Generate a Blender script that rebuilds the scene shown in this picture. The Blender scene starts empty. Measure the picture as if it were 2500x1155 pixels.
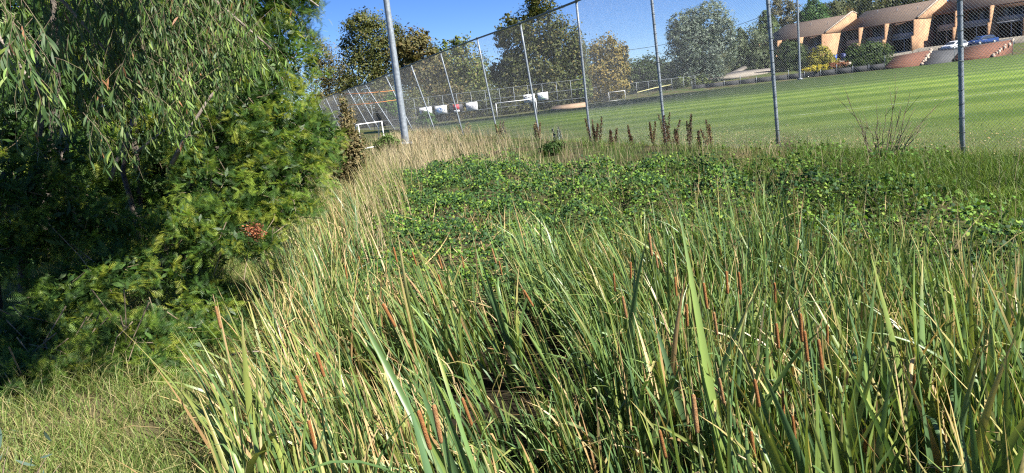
import bpy, math
import numpy as np
from mathutils import Matrix, Vector
rng = np.random.default_rng(11)
R = math.radians
scene = bpy.context.scene
col = scene.collection

# ------------------------------------------------------------------ camera
PW, PH, FPX = 2500.0, 1155.0, 1690.0
ROLL = R(6.65); PITCH = math.atan(338 / 1690.0)
CAM = np.array([0.0, 0.0, 2.3])
_fw = np.array([0, math.cos(PITCH), -math.sin(PITCH)]); _up0 = np.array([0, math.sin(PITCH), math.cos(PITCH)]); _r0 = np.array([1.0, 0, 0])
_r = _r0 * math.cos(ROLL) - _up0 * math.sin(ROLL); _u = _r0 * math.sin(ROLL) + _up0 * math.cos(ROLL)
cd = bpy.data.cameras.new('camera'); cam = bpy.data.objects.new('camera', cd); col.objects.link(cam)
cam.matrix_world = Matrix(((_r[0], _u[0], -_fw[0], CAM[0]), (_r[1], _u[1], -_fw[1], CAM[1]), (_r[2], _u[2], -_fw[2], CAM[2]), (0, 0, 0, 1)))
cd.sensor_width = 36.0; cd.lens = FPX / PW * 36.0; cd.clip_start = 0.05; cd.clip_end = 6000
scene.camera = cam

# ------------------------------------------------------------------ light
SUN_AZ = np.array([0.84, -0.54]); SUN_AZ /= np.linalg.norm(SUN_AZ); SUN_EL = R(44)
w = bpy.data.worlds.new('World'); scene.world = w; w.use_nodes = True
nt = w.node_tree; bg = nt.nodes['Background']
sky = nt.nodes.new('ShaderNodeTexSky'); sky.sky_type = 'NISHITA'; sky.sun_disc = False
sky.sun_elevation = SUN_EL; sky.sun_rotation = math.atan2(SUN_AZ[0], SUN_AZ[1])
sky.altitude = 1500; sky.air_density = 0.75; sky.dust_density = 0.0; sky.ozone_density = 5.0
hs = nt.nodes.new('ShaderNodeHueSaturation'); hs.inputs['Saturation'].default_value = 1.18; hs.inputs['Hue'].default_value = 0.512; nt.links.new(sky.outputs[0], hs.inputs['Color'])
nt.links.new(hs.outputs[0], bg.inputs[0]); bg.inputs[1].default_value = 0.057
sd = bpy.data.lights.new('sun', 'SUN'); sd.energy = 5.0; sd.angle = R(0.53); sd.color = (1.0, 0.95, 0.86)
sun = bpy.data.objects.new('sun', sd); col.objects.link(sun)
_sv = Vector((SUN_AZ[0] * math.cos(SUN_EL), SUN_AZ[1] * math.cos(SUN_EL), math.sin(SUN_EL)))
sun.rotation_euler = _sv.to_track_quat('Z', 'Y').to_euler()
vs = scene.view_settings; vs.view_transform = 'Standard'; vs.look = 'None'; vs.gamma = 1; vs.exposure = 1.6; vs.use_curve_mapping = False
scene.cycles.use_denoising = False; scene.cycles.filter_width = 1.2; scene.cycles.sample_clamp_indirect = 4; scene.cycles.max_bounces = 6; scene.cycles.transparent_max_bounces = 8

# ------------------------------------------------------------------ helpers: where a photographed point stands
def ray(px, py): return _fw + _r * (px - PW / 2) / FPX - _u * (py - PH / 2) / FPX
def at_z(px, py, z):
    d = ray(px, py); return CAM + d * ((z - CAM[2]) / d[2])
def at_y(px, py, Y):
    d = ray(px, py); return CAM + d * (Y / d[1])
def to_px(p):
    q = np.asarray(p, float) - CAM; z = q @ _fw
    return PW / 2 + FPX * (q @ _r) / z, PH / 2 - FPX * (q @ _u) / z
def px_size(Y): return Y / FPX      # metres for one photo pixel at distance Y

# ------------------------------------------------------------------ helpers: materials
def new_mat(name):
    m = bpy.data.materials.new(name); m.use_nodes = True
    return m, m.node_tree.nodes, m.node_tree.links, m.node_tree.nodes['Principled BSDF']
def noise_mix(m, N, L, a, b, scale, detail=4, coord='Object', lo=0.35, hi=0.65, vec=None):
    t = N.new('ShaderNodeTexNoise'); t.inputs['Scale'].default_value = scale; t.inputs['Detail'].default_value = detail
    if vec is None:
        c = N.new('ShaderNodeTexCoord'); L.new(c.outputs[coord], t.inputs['Vector'])
    else: L.new(vec, t.inputs['Vector'])
    rp = N.new('ShaderNodeValToRGB'); rp.color_ramp.elements[0].position = lo; rp.color_ramp.elements[1].position = hi
    rp.color_ramp.elements[0].color = (*a, 1); rp.color_ramp.elements[1].color = (*b, 1)
    L.new(t.outputs['Fac'], rp.inputs['Fac']); return t, rp
def mat(name, c, rough=0.7, c2=None, scale=6.0, metal=0.0, bump=0.0, bscale=40.0, spec=0.4):
    m, N, L, P = new_mat(name)
    P.inputs['Roughness'].default_value = rough; P.inputs['Metallic'].default_value = metal; P.inputs['Specular IOR Level'].default_value = spec
    if c2 is None: c2 = tuple(x * 0.72 for x in c)
    _, rp = noise_mix(m, N, L, c, c2, scale); L.new(rp.outputs[0], P.inputs['Base Color'])
    if bump:
        t = N.new('ShaderNodeTexNoise'); t.inputs['Scale'].default_value = bscale; t.inputs['Detail'].default_value = 5
        cc = N.new('ShaderNodeTexCoord'); L.new(cc.outputs['Object'], t.inputs['Vector'])
        b = N.new('ShaderNodeBump'); b.inputs['Strength'].default_value = bump; b.inputs['Distance'].default_value = 0.05
        L.new(t.outputs['Fac'], b.inputs['Height']); L.new(b.outputs[0], P.inputs['Normal'])
    return m
def leaf_mat(name, rough=0.5, trans=0.35, spec=0.35, tint=(1.25, 1.25, 0.6)):
    """colour comes from attribute Col (pigment, plus a painted sunlit tone on some leaves), with light passing through the blade"""
    m, N, L, P = new_mat(name)
    a = N.new('ShaderNodeAttribute'); a.attribute_name = 'Col'
    L.new(a.outputs['Color'], P.inputs['Base Color']); P.inputs['Roughness'].default_value = rough; P.inputs['Specular IOR Level'].default_value = spec
    mu = N.new('ShaderNodeMix'); mu.data_type = 'RGBA'; mu.blend_type = 'MULTIPLY'; mu.inputs['Factor'].default_value = 1.0
    L.new(a.outputs['Color'], mu.inputs[6]); mu.inputs[7].default_value = (*tint, 1)
    T = N.new('ShaderNodeBsdfTranslucent'); L.new(mu.outputs[2], T.inputs['Color'])
    mx = N.new('ShaderNodeMixShader'); mx.inputs[0].default_value = trans
    L.new(P.outputs[0], mx.inputs[1]); L.new(T.outputs[0], mx.inputs[2])
    L.new(mx.outputs[0], N['Material Output'].inputs['Surface'])
    return m

# ------------------------------------------------------------------ helpers: meshes
class MB:
    """collects vertices, faces and pigment for ONE mesh object"""
    def __init__(s): s.v = []; s.f = []; s.c = []; s.n = 0
    def add(s, v, faces, c=None):
        v = np.asarray(v, float).reshape(-1, 3); faces = np.asarray(faces, int)
        s.v.append(v); s.f.append(faces + s.n); s.n += len(v)
        if c is not None:
            c = np.asarray(c, float)
            if c.ndim == 1: c = np.tile(c, (len(v), 1))
            s.c.append(c)
        return s
    def inst(s, tv, tf, M, T, c=None):
        """copies of a template (tv, tf) under matrices M (n,3,3) and shifts T (n,3); c (n,3) or (n,m,3)"""
        n, m = len(T), len(tv)
        v = np.einsum('nij,mj->nmi', M, tv) + T[:, None, :]
        f = (tf[None] + (np.arange(n) * m)[:, None, None]).reshape(-1, tf.shape[1])
        if c is not None and c.ndim == 2: c = np.repeat(c, m, axis=0)
        elif c is not None: c = c.reshape(-1, 3)
        return s.add(v.reshape(-1, 3), f, c)
    def box(s, lo, hi):
        x0, y0, z0 = lo; x1, y1, z1 = hi
        return s.add([(x0, y0, z0), (x1, y0, z0), (x1, y1, z0), (x0, y1, z0), (x0, y0, z1), (x1, y0, z1), (x1, y1, z1), (x0, y1, z1)],
                     [(0, 3, 2, 1), (4, 5, 6, 7), (0, 1, 5, 4), (1, 2, 6, 5), (2, 3, 7, 6), (3, 0, 4, 7)])
    def tube(s, pts, rad, k=8, cap=True, c=None):
        pts = np.asarray(pts, float); rad = np.broadcast_to(np.asarray(rad, float), (len(pts),))
        t = np.gradient(pts, axis=0); t /= np.linalg.norm(t, axis=1)[:, None] + 1e-12
        ref = np.array([0, 0, 1.0]) if abs(t[0][2]) < 0.9 else np.array([1.0, 0, 0])
        vs_, n = [], len(pts); A = np.linspace(0, 2 * math.pi, k, endpoint=False)
        for i in range(n):
            a = np.cross(t[i], ref); a /= np.linalg.norm(a) + 1e-12; b = np.cross(t[i], a)
            ref = -np.cross(a, t[i]) if False else ref
            vs_.append(pts[i] + rad[i] * (np.cos(A)[:, None] * a + np.sin(A)[:, None] * b))
        v = np.concatenate(vs_); f = []
        for i in range(n - 1):
            for j in range(k): f.append((i * k + j, i * k + (j + 1) % k, (i + 1) * k + (j + 1) % k, (i + 1) * k + j))
        if cap:
            v = np.concatenate([v, [pts[0]], [pts[-1]]])
            for j in range(k):
                f.append(((j + 1) % k, j, n * k, n * k)); f.append(((n - 1) * k + j, (n - 1) * k + (j + 1) % k, n * k + 1, n * k + 1))
        return s.add(v, f, c)
    def prism(s, poly, axis_fn, d0, d1):
        """polygon (list of 2-D points) swept from d0 to d1; axis_fn(a, b, d) -> point"""
        n = len(poly); v = [axis_fn(a, b, d0) for a, b in poly] + [axis_fn(a, b, d1) for a, b in poly]
        for i in range(n): s.polys.append((i, (i + 1) % n, n + (i + 1) % n, n + i)) if False else None
        base = s.n; s.v.append(np.asarray(v, float)); s.n += 2 * n
        s.extra = getattr(s, 'extra', [])
        s.extra.append([base + i for i in range(n)][::-1]); s.extra.append([base + n + i for i in range(n)])
        for i in range(n): s.extra.append([base + i, base + (i + 1) % n, base + n + (i + 1) % n, base + n + i])
        return s
    def mesh(s, name, m=None, smooth=False):
        v = np.concatenate(s.v) if s.v else np.zeros((0, 3))
        loops, tot = [], []
        for f in s.f:
            if f.shape[1] == 4:
                tri = f[:, 2] == f[:, 3]
                q = f[~tri]; loops.append(q.ravel()); tot.append(np.full(len(q), 4))
                if tri.any(): t_ = f[tri][:, :3]; loops.append(t_.ravel()); tot.append(np.full(len(t_), 3))
            else: loops.append(f.ravel()); tot.append(np.full(len(f), f.shape[1]))
        for e in getattr(s, 'extra', []): loops.append(np.array(e)); tot.append(np.array([len(e)]))
        loops = np.concatenate(loops); tot = np.concatenate(tot); start = np.concatenate([[0], np.cumsum(tot)[:-1]])
        me = bpy.data.meshes.new(name); me.vertices.add(len(v)); me.vertices.foreach_set('co', v.astype(np.float32).ravel())
        me.loops.add(len(loops)); me.loops.foreach_set('vertex_index', loops.astype(np.int32))
        me.polygons.add(len(tot)); me.polygons.foreach_set('loop_start', start.astype(np.int32)); me.polygons.foreach_set('loop_total', tot.astype(np.int32))
        if smooth: me.polygons.foreach_set('use_smooth', np.ones(len(tot), bool))
        me.update(calc_edges=True)
        if s.c:
            a = me.attributes.new('Col', 'FLOAT_COLOR', 'POINT'); c = np.concatenate(s.c)
            a.data.foreach_set('color', np.concatenate([np.clip(c, 0, 1), np.ones((len(c), 1))], 1).astype(np.float32).ravel())
        if m: me.materials.append(m)
        return me
    def obj(s, name, m=None, parent=None, smooth=False):
        return link(name, s.mesh(name, m, smooth), parent)
def link(name, data, parent=None):
    o = bpy.data.objects.new(name, data); col.objects.link(o)
    if parent is not None: o.parent = parent; o.matrix_parent_inverse = Matrix.Translation(parent.location).inverted() if parent.type == 'EMPTY' else Matrix()
    return o
def tag(o, label=None, cat=None, group=None, kind=None):
    for k, v in (('label', label), ('category', cat), ('group', group), ('kind', kind)):
        if v: o[k] = v
    return o
def thing(name, label, cat, loc=(0, 0, 0), group=None):
    o = bpy.data.objects.new(name, None); col.objects.link(o); o.location = tuple(float(x) for x in loc); o.empty_display_size = 0.2
    return tag(o, label, cat, group)
def basis(fwd, up=None, roll=None):
    """(n,3,3) matrices whose columns are side, fwd, normal"""
    f = fwd / (np.linalg.norm(fwd, axis=1)[:, None] + 1e-9)
    if up is None: up = rng.normal(size=f.shape)
    s_ = np.cross(f, up); s_ /= np.linalg.norm(s_, axis=1)[:, None] + 1e-9
    n = np.cross(s_, f); return np.stack([s_, f, n], axis=2)
def ss(x, a, b):
    t = np.clip((x - a) / (b - a), 0, 1); return t * t * (3 - 2 * t)
def hnoise(x, y, f, seed=0):
    r = np.random.default_rng(seed); z = 0
    for k in range(6):
        a, ph = r.uniform(0, 2 * math.pi, 2); fr = f * r.uniform(0.6, 1.8)
        z = z + np.sin((x * math.cos(a) + y * math.sin(a)) * fr + ph)
    return z / 6
_ord = ['first', 'second', 'third', 'fourth', 'fifth', 'sixth', 'seventh', 'eighth', 'ninth', 'tenth', 'eleventh', 'twelfth', 'thirteenth', 'fourteenth',
        'fifteenth', 'sixteenth', 'seventeenth', 'eighteenth', 'nineteenth', 'twentieth']
def ordinal(i):
    if i < 20: return _ord[i]
    tens = ['twenty', 'thirty', 'forty', 'fifty'][(i + 1) // 10 - 2]; u_ = (i + 1) % 10
    return tens + '-' + _ord[u_ - 1] if u_ else {'twenty': 'twentieth', 'thirty': 'thirtieth', 'forty': 'fortieth', 'fifty': 'fiftieth'}[tens]

# ------------------------------------------------------------------ materials
M = {}
M['galv'] = mat('galvanised_steel', (0.27, 0.30, 0.33), 0.5, (0.17, 0.195, 0.22), 7, metal=0.3)
M['rail'] = mat('dark_pipe', (0.05, 0.07, 0.07), 0.55, (0.09, 0.11, 0.10), 5)
M['wire'] = mat('wire', (0.27, 0.28, 0.29), 0.45, (0.20, 0.21, 0.22), 3, metal=0.3)
M['near_wire'] = mat('bright_wire', (0.42, 0.43, 0.44), 0.45, (0.32, 0.33, 0.34), 3, metal=0.3)
M['white'] = mat('white_paint', (0.78, 0.78, 0.76), 0.5, (0.66, 0.67, 0.66), 3)
M['leaf'] = leaf_mat('leaf'); M['reed'] = leaf_mat('reed_leaf', 0.42, 0.22, 0.45, (1.2, 1.2, 0.55)); M['ivy'] = leaf_mat('ivy_leaf', 0.6, 0.22, 0.12, (1.3, 1.4, 0.4))
M['grass'] = leaf_mat('grass_blade', 0.55, 0.3, 0.3); M['dry'] = leaf_mat('dry_stem', 0.75, 0.2, 0.15, (1.1, 1.05, 0.9)); M['euc'] = leaf_mat('eucalypt_leaf', 0.5, 0.22, 0.2, (1.2, 1.25, 0.5))
M['far'] = leaf_mat('far_leaf', 0.6, 0.25, 0.2)
M['bark'] = mat('bark', (0.05, 0.042, 0.035), 0.9, (0.10, 0.08, 0.065), 12, bump=0.6, bscale=30)
M['palebark'] = mat('pale_bark', (0.26, 0.22, 0.18), 0.85, (0.14, 0.11, 0.09), 7, bump=0.4, bscale=25)
M['twig'] = mat('twig', (0.12, 0.09, 0.06), 0.85, (0.2, 0.16, 0.1), 20)
M['brown_head'] = mat('cattail_felt', (0.21, 0.09, 0.032), 0.95, (0.28, 0.13, 0.05), 60, bump=0.5, bscale=250, spec=0.1)
M['brown_old'] = mat('cattail_felt_old', (0.24, 0.12, 0.05), 0.95, (0.32, 0.19, 0.09), 60, bump=0.5, bscale=250, spec=0.1)

# ================================================================== SETTING
P0 = np.array([9.432, 14.125]); FT = np.array([-0.3266, 0.9452]); FN = np.array([-0.9452, -0.3266])   # fence line: point, direction, side towards the ditch
def sq(x, y):
    return (x - P0[0]) * FT[0] + (y - P0[1]) * FT[1], (x - P0[0]) * FN[0] + (y - P0[1]) * FN[1]
def q_foot(s): return np.interp(s, [-30, -3, -0.8, 1.8, 3.5, 7, 23, 60, 140], [6.2, 6.2, 6.6, 8.8, 10.0, 10.6, 9.6, 9, 9])
def prom(x, y): return ss(x, -3.2 - .15 * (y - 10), -2.2 - .15 * (y - 10)) * (1 - ss(x, .1, 1.2)) * ss(y, 9.0, 10.6) * (1 - ss(y, 22, 30))
def ground_z(x, y):
    x = np.asarray(x, float); y = np.asarray(y, float); s, q = sq(x, y); qf = q_foot(s)
    t = np.clip((q - 0.5) / (qf - 0.5), 0, 1)
    z = -1.2 * t ** 2.0 * (1.15 - 0.15 * t)
    pr = prom(x, y); z = z * (1 - pr) + pr * np.maximum(z, -.85 + .05 * (y - 9.5))
    near = ss(q, np.interp(s, [-20, -6, 0, 10, 40], [12.5, 12.8, 13.2, 12.6, 12.0]), np.interp(s, [-20, -6, 0, 10, 40], [16.0, 16.2, 16.5, 16.0, 16.0]))
    z = z + near * 1.05
    z = z + (hnoise(x, y, 1.6, 3) * 0.06 + hnoise(x, y, 4.5, 4) * 0.025) * ss(q, 0.3, 1.5)
    # beyond the playing field the land steps up towards the houses and the hill
    rise = ss(y, 104, 118) * ss(x, 14, 34) * 1.5 + ss(y + 0.5 * x, 190, 360) * ss(x, 95, 150) * 16
    return z + np.where(q < 0, rise, 0)
def grid_axis(bps):
    out = []
    for a, b, st in bps: out.append(np.arange(a, b, st))
    return np.concatenate(out + [[bps[-1][1]]])
gx = grid_axis([(-2500, -300, 200), (-300, -60, 20), (-60, -16, 2), (-16, 12, 0.3), (12, 30, 2), (30, 120, 5), (120, 400, 40), (400, 2500, 300)])
gy = grid_axis([(-300, -20, 40), (-20, -2, 3), (-2, 30, 0.3), (30, 60, 1.2), (60, 100, 4), (100, 130, 2), (130, 340, 15), (340, 3000, 250)])
GX, GY = np.meshgrid(gx, gy); GZ = ground_z(GX, GY) - 0.02
nx, ny = len(gx), len(gy); I = (np.arange(ny - 1)[:, None] * nx + np.arange(nx - 1)[None]).ravel()
gm, N, L, P = new_mat('bank_soil'); P.inputs['Roughness'].default_value = 0.95; P.inputs['Specular IOR Level'].default_value = 0.1
_, rp = noise_mix(gm, N, L, (0.055, 0.048, 0.025), (0.10, 0.085, 0.045), 3.0, 8); rp2 = N.new('ShaderNodeMix'); rp2.data_type = 'RGBA'
_, rq = noise_mix(gm, N, L, (0, 0, 0), (1, 1, 1), 0.6, 6, lo=0.42, hi=0.6)
L.new(rq.outputs[0], rp2.inputs[0]); L.new(rp.outputs[0], rp2.inputs[6]); rp2.inputs[7].default_value = (0.05, 0.075, 0.02, 1); 
sp_ = N.new('ShaderNodeSeparateXYZ'); gc_ = N.new('ShaderNodeTexCoord'); L.new(gc_.outputs['Object'], sp_.inputs[0]); mud_shade = N.new('ShaderNodeMapRange'); mud_shade.inputs[1].default_value = -0.85; mud_shade.inputs[2].default_value = -1.1; L.new(sp_.outputs[2], mud_shade.inputs[0])  # low bed darkened: wet mud colour that also paints shade under the reeds
rp3 = N.new('ShaderNodeMix'); rp3.data_type = 'RGBA'; L.new(mud_shade.outputs[0], rp3.inputs[0]); L.new(rp2.outputs[2], rp3.inputs[6]); rp3.inputs[7].default_value = (0.016, 0.013, 0.008, 1); L.new(rp3.outputs[2], P.inputs['Base Color'])
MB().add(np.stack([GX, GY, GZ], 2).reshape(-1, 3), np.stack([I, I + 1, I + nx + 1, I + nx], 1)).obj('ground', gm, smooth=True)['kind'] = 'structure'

# playing field: mown turf with stripes
def fpt(s, q=0.0): return np.array([P0[0] + FT[0] * s + FN[0] * q, P0[1] + FT[1] * s + FN[1] * q])
FAR = [(-19.5, 91.0), (4.0, 91.5), (9.5, 104.0), (38.0, 107.5), (75.0, 100.5), (110, 95)]
fm, N, L, P = new_mat('mown_turf'); P.inputs['Roughness'].default_value = 0.9; P.inputs['Specular IOR Level'].default_value = 0.15
tc = N.new('ShaderNodeTexCoord')
sep = N.new('ShaderNodeSeparateXYZ'); L.new(tc.outputs['Object'], sep.inputs[0])
wob = N.new('ShaderNodeTexNoise'); wob.inputs['Scale'].default_value = 0.12; L.new(tc.outputs['Object'], wob.inputs['Vector'])
def math_node(op, a, b=None, c=None):
    n = N.new('ShaderNodeMath'); n.operation = op
    for i, x in enumerate((a, b, c)):
        if x is None: continue
        if isinstance(x, (int, float)): n.inputs[i].default_value = x
        else: L.new(x, n.inputs[i])
    return n.outputs[0]
ph = math_node('ADD', math_node('MULTIPLY', sep.outputs[1], 2 * math.pi / 6.4), math_node('MULTIPLY', sep.outputs[0], 0.05))
ph = math_node('ADD', ph, math_node('MULTIPLY', wob.outputs['Fac'], 2.0))
st = math_node('SINE', ph); st = math_node('MULTIPLY_ADD', st, 1.4, 0.5)
stc = N.new('ShaderNodeClamp'); L.new(st, stc.inputs[0])
mx = N.new('ShaderNodeMix'); mx.data_type = 'RGBA'; L.new(stc.outputs[0], mx.inputs[0]); mx.inputs[6].default_value = (0.122, 0.202, 0.038, 1); mx.inputs[7].default_value = (0.188, 0.274, 0.058, 1)
_, r1 = noise_mix(fm, N, L, (0.78, 0.80, 0.8), (1.15, 1.1, 1.0), 9.0, 10); m2 = N.new('ShaderNodeMix'); m2.data_type = 'RGBA'; m2.blend_type = 'MULTIPLY'; m2.inputs[0].default_value = 1
L.new(mx.outputs[2], m2.inputs[6])
_, r1b = noise_mix(fm, N, L, (0.80, 0.86, 0.82), (1.14, 1.08, 1.05), 0.35, 8); m2b = N.new('ShaderNodeMix'); m2b.data_type = 'RGBA'; m2b.blend_type = 'MULTIPLY'; m2b.inputs[0].default_value = 1; L.new(r1.outputs[0], m2b.inputs[6]); L.new(r1b.outputs[0], m2b.inputs[7]); L.new(m2b.outputs[2], m2.inputs[7])
# worn, drier strip along the touchline by the fence
_, r2 = noise_mix(fm, N, L, (0, 0, 0), (1, 1, 1), 1.4, 8, lo=0.36, hi=0.62)
dist = math_node('ADD', math_node('MULTIPLY', sep.outputs[0], float(-FN[0])), math_node('MULTIPLY', sep.outputs[1], float(-FN[1])))
d0 = float(-(P0 @ FN)); wear = N.new('ShaderNodeMapRange'); wear.inputs[1].default_value = d0 + 8.0; wear.inputs[2].default_value = d0 + 0.5; L.new(dist, wear.inputs[0])
wf = math_node('MULTIPLY', wear.outputs[0], math_node('MULTIPLY_ADD', r2.outputs[0], 0.75, 0.15))
m3 = N.new('ShaderNodeMix'); m3.data_type = 'RGBA'; L.new(wf, m3.inputs[0]); L.new(m2.outputs[2], m3.inputs[6]); m3.inputs[7].default_value = (0.20, 0.215, 0.085, 1)
L.new(m3.outputs[2], P.inputs['Base Color'])
tn = N.new('ShaderNodeTexNoise'); tn.inputs['Scale'].default_value = 45; tn.inputs['Detail'].default_value = 6; L.new(tc.outputs['Object'], tn.inputs['Vector'])
bp = N.new('ShaderNodeBump'); bp.inputs['Strength'].default_value = 0.7; bp.inputs['Distance'].default_value = 0.03; L.new(tn.outputs['Fac'], bp.inputs['Height']); L.new(bp.outputs[0], P.inputs['Normal'])
poly = [tuple(fpt(-25, 0.05)), tuple(fpt(45, 0.05)), tuple(fpt(62, -1.5))] + FAR + [(110, -10)]
b = MB(); b.prism(poly, lambda a, c, d: (a, c, d), -0.3, 0.004); fo = b.obj('playing_field', fm); fo['kind'] = 'structure'

# painted touchline
a, c = at_z(1930, 283, 0.008), at_z(2620, 205, 0.008); dv = (c - a)[:2]; dv /= np.linalg.norm(dv); nv = np.array([-dv[1], dv[0]]) * 0.045
lm, N, L, P = new_mat('worn_line_paint'); P.inputs['Roughness'].default_value = 0.9
_, rp = noise_mix(lm, N, L, (0.15, 0.25, 0.06), (0.50, 0.55, 0.42), 7, 8, lo=0.4, hi=0.62); L.new(rp.outputs[0], P.inputs['Base Color'])
b = MB()
K = 40
pts = [a[:2] + (c[:2] - a[:2]) * k / K for k in range(K + 1)]
v = [];
for p in pts: v += [(*(p - nv), 0.008), (*(p + nv), 0.008)]
b.add(v, [(2 * k, 2 * k + 2, 2 * k + 3, 2 * k + 1) for k in range(K)])
b.obj('pitch_line', lm)['kind'] = 'structure'
# kerbed driveway, bare mound and embankment beyond the far edge
dm = mat('pale_concrete', (0.22, 0.195, 0.16), 0.9, (0.17, 0.15, 0.125), 1.5)
def slab(name, pts, h, m, kind='structure'):
    b = MB(); b.v.append(np.array([(p[0], p[1], p[2]) for p in pts] + [(p[0], p[1], p[2] - h) for p in pts])); n = len(pts); b.n += 2 * n
    b.extra = [list(range(n)), list(range(n, 2 * n))[::-1]] + [[i, n + i, n + (i + 1) % n, (i + 1) % n] for i in range(n)]
    o = b.obj(name, m)
    if kind: o['kind'] = kind
    return o
slab('driveway', [at_y(1712, 193, 112), at_y(1790, 187, 113), at_y(1888, 175, 116), at_y(1892, 165, 128), at_y(1800, 174, 126)], 0.4, dm)
slab('path', [at_y(1712, 192, 112.5), at_y(1780, 178, 124), at_y(1818, 160, 140), at_y(1824, 164, 140), at_y(1795, 180, 124)], 0.4, dm)

# ================================================================== FENCES
def fence_on(px, py):
    d = ray(px, py); n = FN; k = (P0 @ n) / (d[:2] @ n); return CAM + d * k
tops = [(1407, 3), (1270, 57), (1165, 94), (1075, 128), (1003, 158), (940, 184), (891, 206), (866, 213), (849, 219), (831, 226), (812, 232), (795, 239), (776, 247)]
bases = [(1440, 330), (1318, 340), (1216, 335), (1131, 330), (1066, 332), (1011, 325), (967, 322), (929, 322), (905, 318), (872, 314), (848, 310), (826, 306), (800, 304)]
HF = 6.0
posts = [(np.array([*fpt(-5.6), 0.0]), np.array([*fpt(-5.4), HF])), (np.array([*P0, 0.0]), np.array([*fpt(0.2), HF])), (np.array([*fpt(5.4), 0.0]), np.array([*fpt(5.7), HF])), (np.array([*fpt(11.1), 0.0]), np.array([*fpt(11.4), HF]))]
for (tx, ty), (bx_, by_) in zip(tops, bases):
    tp = fence_on(tx, ty); Y = tp[1]
    d = np.array([bx_ - tx, by_ - ty], float)
    best = min(np.linspace(0.4, 1.6, 400), key=lambda k: abs(at_y(tx + d[0] * k, ty + d[1] * k, Y - 0.3)[2] + 0.02))
    posts.append((at_y(tx + d[0] * best, ty + d[1] * best, Y - 0.3), tp))
fence = thing('chain_link_fence', 'tall galvanised chain-link fence with leaning far posts along the near edge of the field', 'fence', (*P0, 0))
ring = MB(); A = np.linspace(0, 2 * math.pi, 10, endpoint=False)
ring.tube(np.array([(math.cos(a) * 0.062, math.sin(a) * 0.062, 0.006 * math.sin(2 * a)) for a in np.append(A, 2 * math.pi)]), 0.006, 4, cap=False)
ring_me = ring.mesh('tie_wire', M['rail'])
for i, (b0, t0) in enumerate(posts):
    rad = 0.05 if i < 4 else 0.052 if i < 8 else 0.062
    pts = np.array([b0 + (t0 - b0) * k for k in np.linspace(-0.06, 1, 6)])
    po = MB().tube(pts, rad, 14 if i < 6 else 8).obj('post', M['galv'], fence, True)
    cp = MB().tube(np.array([t0 - (0, 0, 0.05), t0 + (0, 0, 0.06), t0 + (0, 0, 0.075)]), [rad * 1.2, rad * 1.2, rad * .6], 10).obj('post_cap', M['rail'], po)
    if i in (1, 2, 3):
        for k in np.arange(0.25, 5.6 if i == 3 else 4.2, 0.27 + 0.02 * i):
            o = link('tie_wire', ring_me, po); o.location = tuple(b0 + (t0 - b0) * (k / HF) + (0, 0, 0))
            o.rotation_euler = (0.25 + 0.1 * math.sin(k * 9), 0.2, k * 3)
# top rail between post heads, wire fabric in each bay
def bay(i, b0, t0, b1, t1, name='chain_link_panel', sp=0.0707, wr=0.0019, par=None, m=None, off=np.array([0, 0, 0.]), jitter=0.002):
    Lb = np.linalg.norm((b1 - b0)[:2]); Ht = HF if par is fence else np.linalg.norm(t0 - b0)
    sgm = []
    for sg in (1, -1):
        x0s = np.arange(-Ht, Lb, sp) if sg == 1 else np.arange(0, Lb + Ht, sp)
        for x0 in x0s:
            if sg == 1: lo, hi = max(0, -x0), min(Ht, Lb - x0)
            else: lo, hi = max(0, x0 - Lb), min(Ht, x0)
            if hi - lo < 0.02: continue
            sgm.append((x0 + sg * lo, lo, x0 + sg * hi, hi, sg))
    s_ = np.array(sgm); n = len(s_)
    def mapp(x, z, jx):
        u_ = (x / Lb)[:, None]; w_ = (z / Ht)[:, None]
        p = (b0 * (1 - u_) + b1 * u_) * (1 - w_) + (t0 * (1 - u_) + t1 * u_) * w_
        return p + jx
    nrm = np.array([FN[0], FN[1], 0.0])
    mid = 3
    P_ = []
    for k in range(mid + 1):
        f = k / mid; jx = rng.normal(0, jitter, (n, 3)) * (0 < k < mid)
        P_.append(mapp(s_[:, 0] + (s_[:, 2] - s_[:, 0]) * f, s_[:, 1] + (s_[:, 3] - s_[:, 1]) * f, jx) + (s_[:, 4] * wr * 0.8)[:, None] * nrm + off)
    P_ = np.array(P_)                                             # (mid+1, n, 3)
    d = P_[-1] - P_[0]; d /= np.linalg.norm(d, axis=1)[:, None]; a = np.cross(d, nrm); a /= np.linalg.norm(a, axis=1)[:, None]
    V = []
    for th in (0.5, 0.5 + 2.094, 0.5 + 4.189): V.append(P_ + wr * (math.cos(th) * a + math.sin(th) * nrm))
    V = np.stack(V, 2)                                            # (mid+1, n, 3ring, 3)
    idx = np.arange((mid + 1) * n * 3).reshape(mid + 1, n, 3); F = []
    for k in range(mid):
        for j in range(3): F.append(np.stack([idx[k, :, j], idx[k, :, (j + 1) % 3], idx[k + 1, :, (j + 1) % 3], idx[k + 1, :, j]], 1))
    mb = MB(); mb.add(V.reshape(-1, 3), np.concatenate(F)); o = mb.obj(name, m or M['wire'], par); o['kind'] = 'stuff'; return o
back = np.array([-FN[0], -FN[1], 0.0])
for i in range(len(posts) - 1):
    (b0, t0), (b1, t1) = posts[i], posts[i + 1]
    MB().tube(np.array([t0 + (t1 - t0) * k for k in (0, 0.33, 0.66, 1)]), 0.05 if i < 8 else 0.07, 8, cap=False).obj('top_rail', M['rail'], fence, True)
    bay(i, b0, t0, b1, t1, sp=0.0707 if i < 9 else 0.11, wr=0.0025 if i < 4 else 0.0014 if i < 9 else 0.0020, par=fence, off=back * 0.07, m=M["near_wire"] if i < 4 else None)

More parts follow.
